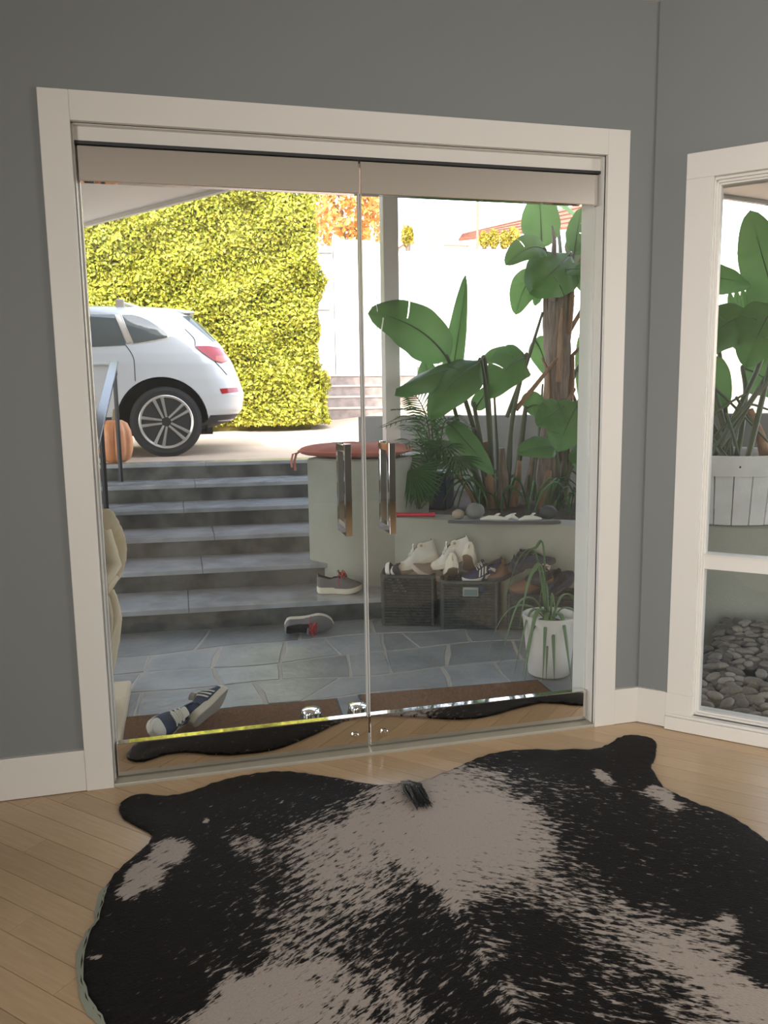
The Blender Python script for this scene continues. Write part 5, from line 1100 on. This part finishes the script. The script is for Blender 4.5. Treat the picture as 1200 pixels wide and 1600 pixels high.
# white / dark coat pattern: whiteness sampled on the hide in metres
WH = [(0.158, -0.236, 0.02), (0.362, -0.208, 0.02), (0.58, -0.179, 0.02), (0.761, -0.276, 0.08), (0.309, -0.508, 0.05), (0.447, -0.437, 0.1), (0.217, -0.841, 0.0), (0.098, -0.928, 0.0), (0.108, -1.098, 0.0), (0.244, -1.096, 0.03), (0.166, -0.661, 0.12), (0.326, -0.871, 0.1), (0.364, -1.002, 0.18), (0.45, -0.769, 0.28), (0.256, -0.345, 0.04), (0.393, -0.632, 0.15), (0.086, -0.195, 0.0), (0.251, -0.685, 0.08), (0.028, -0.954, 0.0), (0.058, -0.771, 0.05), (0.625, -0.561, 0.72), (0.75, -0.523, 0.88), (0.825, -0.466, 0.85), (0.637, -0.7, 0.72), (0.874, -0.519, 0.9), (0.682, -0.834, 0.62), (0.537, -0.877, 0.52), (0.486, -0.609, 0.42), (0.414, -0.484, 0.6), (0.892, -0.6, 0.9), (1.026, -0.562, 1.0), (1.157, -0.498, 1.0), (1.106, -0.328, 0.85), (1.24, -0.563, 0.85), (1.262, -0.704, 0.7), (0.97, -0.727, 0.9), (0.966, -0.621, 0.95), (1.148, -0.777, 0.85), (1.183, -0.914, 0.55), (0.355, -1.126, 0.95), (0.303, -1.174, 1.0), (0.428, -1.106, 0.9), (0.53, -1.113, 0.75), (0.473, -1.197, 0.85), (0.598, -1.212, 0.6), (0.47, -1.008, 0.5), (0.813, -0.336, 0.55), (0.9, -0.339, 0.7), (0.692, -0.408, 0.4), (0.623, -0.326, 0.15), (1.077, -0.652, 0.95), (1.165, -0.639, 0.95), (0.843, -0.893, 0.22), (0.778, -0.995, 0.18), (0.704, -1.025, 0.28), (0.833, -1.084, 0.15), (0.8, -1.228, 0.2), (0.986, -0.988, 0.25), (1.056, -1.072, 0.12), (1.081, -1.128, 0.08), (0.962, -1.21, 0.15), (0.855, -1.282, 0.15), (1.049, -1.354, 0.2), (0.629, -1.074, 0.38), (0.618, -0.976, 0.42), (0.786, -0.773, 0.5), (0.765, -0.67, 0.7), (0.945, -0.907, 0.75), (0.923, -0.811, 0.85), (0.944, -1.138, 0.45), (0.924, -1.262, 0.5), (0.672, -1.261, 0.5), (1.019, -0.806, 0.75), (1.195, -1.004, 0.48), (1.268, -1.105, 0.5), (1.305, -1.19, 0.62), (1.354, -1.25, 0.78), (1.393, -1.317, 0.85), (1.418, -1.416, 0.9), (1.42, -1.474, 0.85), (1.265, -1.334, 0.38), (1.211, -1.234, 0.35), (1.192, -1.374, 0.32), (1.308, -1.434, 0.5), (1.295, -0.883, 0.35), (1.456, -1.301, 0.55), (1.343, -0.206, 0.14), (1.502, -0.241, 0.03), (1.633, -0.331, 0.02), (1.923, -0.193, 0.0), (1.834, -0.336, 0.0), (1.443, -0.6, 0.18), (1.52, -0.701, 0.06), (1.395, -0.846, 0.08), (1.433, -0.984, 0.06), (1.531, -1.125, 0.02), (1.645, -1.101, 0.02), (1.837, -0.936, 0.05), (1.588, -1.268, 0.02), (1.676, -0.924, 0.12), (1.588, -0.9, 0.15), (1.421, -0.508, 0.28), (1.377, -0.405, 0.3), (1.257, -0.299, 0.62), (1.372, -0.735, 0.22), (1.591, -1.22, 0.0), (1.513, -1.361, 0.1), (0.3, -1.35, 0.6), (0.1, -1.6, 0), (0.3, -1.6, 0.2), (0.6, -1.5, 0.5), (0.9, -1.6, 0.3), (1.2, -1.5, 0.3), (1.6, -1.5, 0.3), (1.9, -1.7, 0), (0.9, -2.1, 0.1), (1.3, -1.8, 0.2), (0.5, -1.8, 0.1), (1.55, -1.2, 0.8), (1.8, -1.2, 0.1)]
wp = np.array([w[:2] for w in WH]); wv_ = np.array([w[2] for w in WH])
d2 = ((V2[:, None, :]-wp[None])**2).sum(2)+.0004; k_ = 1/d2**1.7; white = (k_*wv_).sum(1)/k_.sum(1)
for (x, y, rx, ry) in [(0.192, -0.482, 0.065, 0.074), (0.127, -0.589, 0.057, 0.08), (0.09, -0.646, 0.04, 0.047), (1.646, -0.41, 0.025, 0.062), (1.766, -0.562, 0.047, 0.054), (1.762, -0.64, 0.037, 0.042), (0.3, -0.334, 0.012, 0.015), (0.023, -0.896, 0.013, 0.007)]: white = np.maximum(white, np.clip(1.35-.8*((V2[:, 0]-x)/rx)**2-.8*((V2[:, 1]-y)/ry)**2, 0, 1)*(.92 if rx < .02 else .80))
spine = np.array([(.985, -.27), (.95, -.60), (.93, -1.0), (.92, -1.5), (.95, -2.2)]); sx = np.interp(-V2[:, 1], -spine[:, 1], spine[:, 0]); off = V2[:, 0]-sx
me = bpy.data.meshes.new('hide'); n0 = len(V2); ring = list(range(no))
me.from_pydata([(x, y, z) for (x, y), z in zip(V2, zz)]+[(V2[i][0], V2[i][1], .0006) for i in range(no)], [], [tuple(f) for f in F2]+[(i, (i+1) % no, n0+(i+1) % no, n0+i) for i in range(no)])
bm = bmesh.new(); bm.from_mesh(me); bmesh.ops.recalc_face_normals(bm, faces=bm.faces); bm.to_mesh(me); bm.free()
for p in me.polygons: p.use_smooth = True
at_ = me.attributes.new('coat', 'FLOAT', 'POINT'); at_.data.foreach_set('value', np.concatenate([white, white[:no]]).astype(np.float32))
fl2 = me.attributes.new('flow', 'FLOAT_VECTOR', 'POINT'); fv = np.stack([off, V2[:, 1]*1.0+np.abs(off)*.55, 0*off], 1); fv = np.vstack([fv, fv[:no]]); fl2.data.foreach_set('vector', fv.astype(np.float32).ravel())
def hide_mat():
    m = bpy.data.materials.new('cowhide'); m.use_nodes = True; t = m.node_tree; N = t.nodes; Lk = t.links; p = N['Principled BSDF']
    a = N.new('ShaderNodeAttribute'); a.attribute_name = 'coat'; f = N.new('ShaderNodeAttribute'); f.attribute_name = 'flow'
    def noise(sc, stx, sty, det=3):
        mp = N.new('ShaderNodeMapping'); mp.inputs['Scale'].default_value = (stx, sty, 1); Lk.new(f.outputs['Vector'], mp.inputs[0])
        n = N.new('ShaderNodeTexNoise'); n.inputs['Scale'].default_value = sc; n.inputs['Detail'].default_value = det; Lk.new(mp.outputs[0], n.inputs['Vector']); return n.outputs[0]
    def mth(op, x, y):
        n = N.new('ShaderNodeMath'); n.operation = op
        for i, v in enumerate((x, y)):
            if hasattr(v, 'is_output'): Lk.new(v, n.inputs[i])
            else: n.inputs[i].default_value = v
        return n.outputs[0]
    n1, n2, n3 = noise(1, 26, 62, 4), noise(1, 70, 200, 2), noise(1, 160, 420, 2)
    mix = mth('ADD', mth('MULTIPLY', n1, .62), mth('MULTIPLY', n2, .38))
    v = mth('ADD', a.outputs['Fac'], mth('MULTIPLY', mth('SUBTRACT', mix, .5), 2.6))
    mr = N.new('ShaderNodeMapRange'); mr.inputs['From Min'].default_value = .40; mr.inputs['From Max'].default_value = .62; Lk.new(v, mr.inputs[0])
    dk = N.new('ShaderNodeMix'); dk.data_type = 'RGBA'; dk.inputs['A'].default_value = (.0035, .0038, .0042, 1); dk.inputs['B'].default_value = (.018, .013, .010, 1); Lk.new(n1, dk.inputs['Factor'])
    wt = N.new('ShaderNodeMix'); wt.data_type = 'RGBA'; wt.inputs['A'].default_value = (.32, .268, .23, 1); wt.inputs['B'].default_value = (.53, .455, .40, 1); Lk.new(n3, wt.inputs['Factor'])
    mx = N.new('ShaderNodeMix'); mx.data_type = 'RGBA'; Lk.new(mr.outputs[0], mx.inputs['Factor']); Lk.new(dk.outputs['Result'], mx.inputs['A']); Lk.new(wt.outputs['Result'], mx.inputs['B'])
    Lk.new(mx.outputs['Result'], p.inputs['Base Color']); p.inputs['Roughness'].default_value = .6; p.inputs['Specular IOR Level'].default_value = .07
    p.inputs['Sheen Weight'].default_value = .03; p.inputs['Sheen Roughness'].default_value = .4
    b = N.new('ShaderNodeBump'); b.inputs['Strength'].default_value = .55; b.inputs['Distance'].default_value = .004; Lk.new(mth('ADD', n2, n3), b.inputs['Height']); Lk.new(b.outputs[0], p.inputs['Normal'])
    return m
M['hide'] = hide_mat()
rug = tag(empty('cowhide_rug'), 'black and cream mottled cowhide rug on the oak floor before the glass door', 'rug')
ho = bpy.data.objects.new('hide', me); COL.objects.link(ho); ho.parent = rug; me.materials.append(M['hide'])
M['raw_hide'] = mat('raw_hide_edge', (.30, .32, .26), .7); ed = [i for i, (x, y) in enumerate(ol) if x < .1 and -1.3 < y < -.62]
b = MB(); seq = [p for p in ol if p[0] < .12 and -1.45 < p[1] < -.60]; seq.sort(key=lambda p: -p[1])
b.grid([[(x-.011+.004*math.sin(y*31)+.002*math.sin(y*83), y, .0015), (x-.004, y, .004), (x+.006, y, .009)] for x, y in seq]).build('hide_edge', 'raw_hide', rug, smooth=True)
M['tail_hair'] = mat('dark_tail_hair', (.012, .011, .011), .6); b = MB()
for k in range(160):
    a = Vector((.972+random.uniform(-.012, .022), -.262+random.uniform(-.01, .01), .010)); e = Vector((.985+random.uniform(-.03, .03), -.40-random.uniform(0, .06), .012+random.uniform(0, .010))); c = lerp(a, e, .5)+Vector((random.uniform(-.018, .018), 0, random.uniform(.008, .02)))
    b.tube([a, c, e], [.0022, .002, .0006], 4, cap=False)
b.build('tail_tuft', 'tail_hair', rug, smooth=True)['kind'] = 'stuff'
# short fur fringe round the edge of the hide
b = MB()
for i in range(no):
    p, q = Vector((*ol[i], 0)), Vector((*ol[(i+1) % no], 0)); t = (q-p); L_ = t.length
    if L_ < 1e-6: continue
    n_ = Vector((t.y, -t.x, 0))/L_
    if inside(ol, p.x+n_.x*.01, p.y+n_.y*.01): n_ = -n_
    if p.y < -1.5: continue
    for k in range(max(1, int(L_/.004))):
        a = lerp(p, q, random.random())-n_*.004; e = a+n_*random.uniform(.006, .013)+t.normalized()*random.uniform(-.005, .005); s = t.normalized()*.0012
        b.add([a-s+Vector((0, 0, .007)), a+s+Vector((0, 0, .007)), e+Vector((0, 0, .002))], [(0, 1, 2)])
b.build('fur_fringe', 'tail_hair', rug, merge=False)['kind'] = 'stuff'
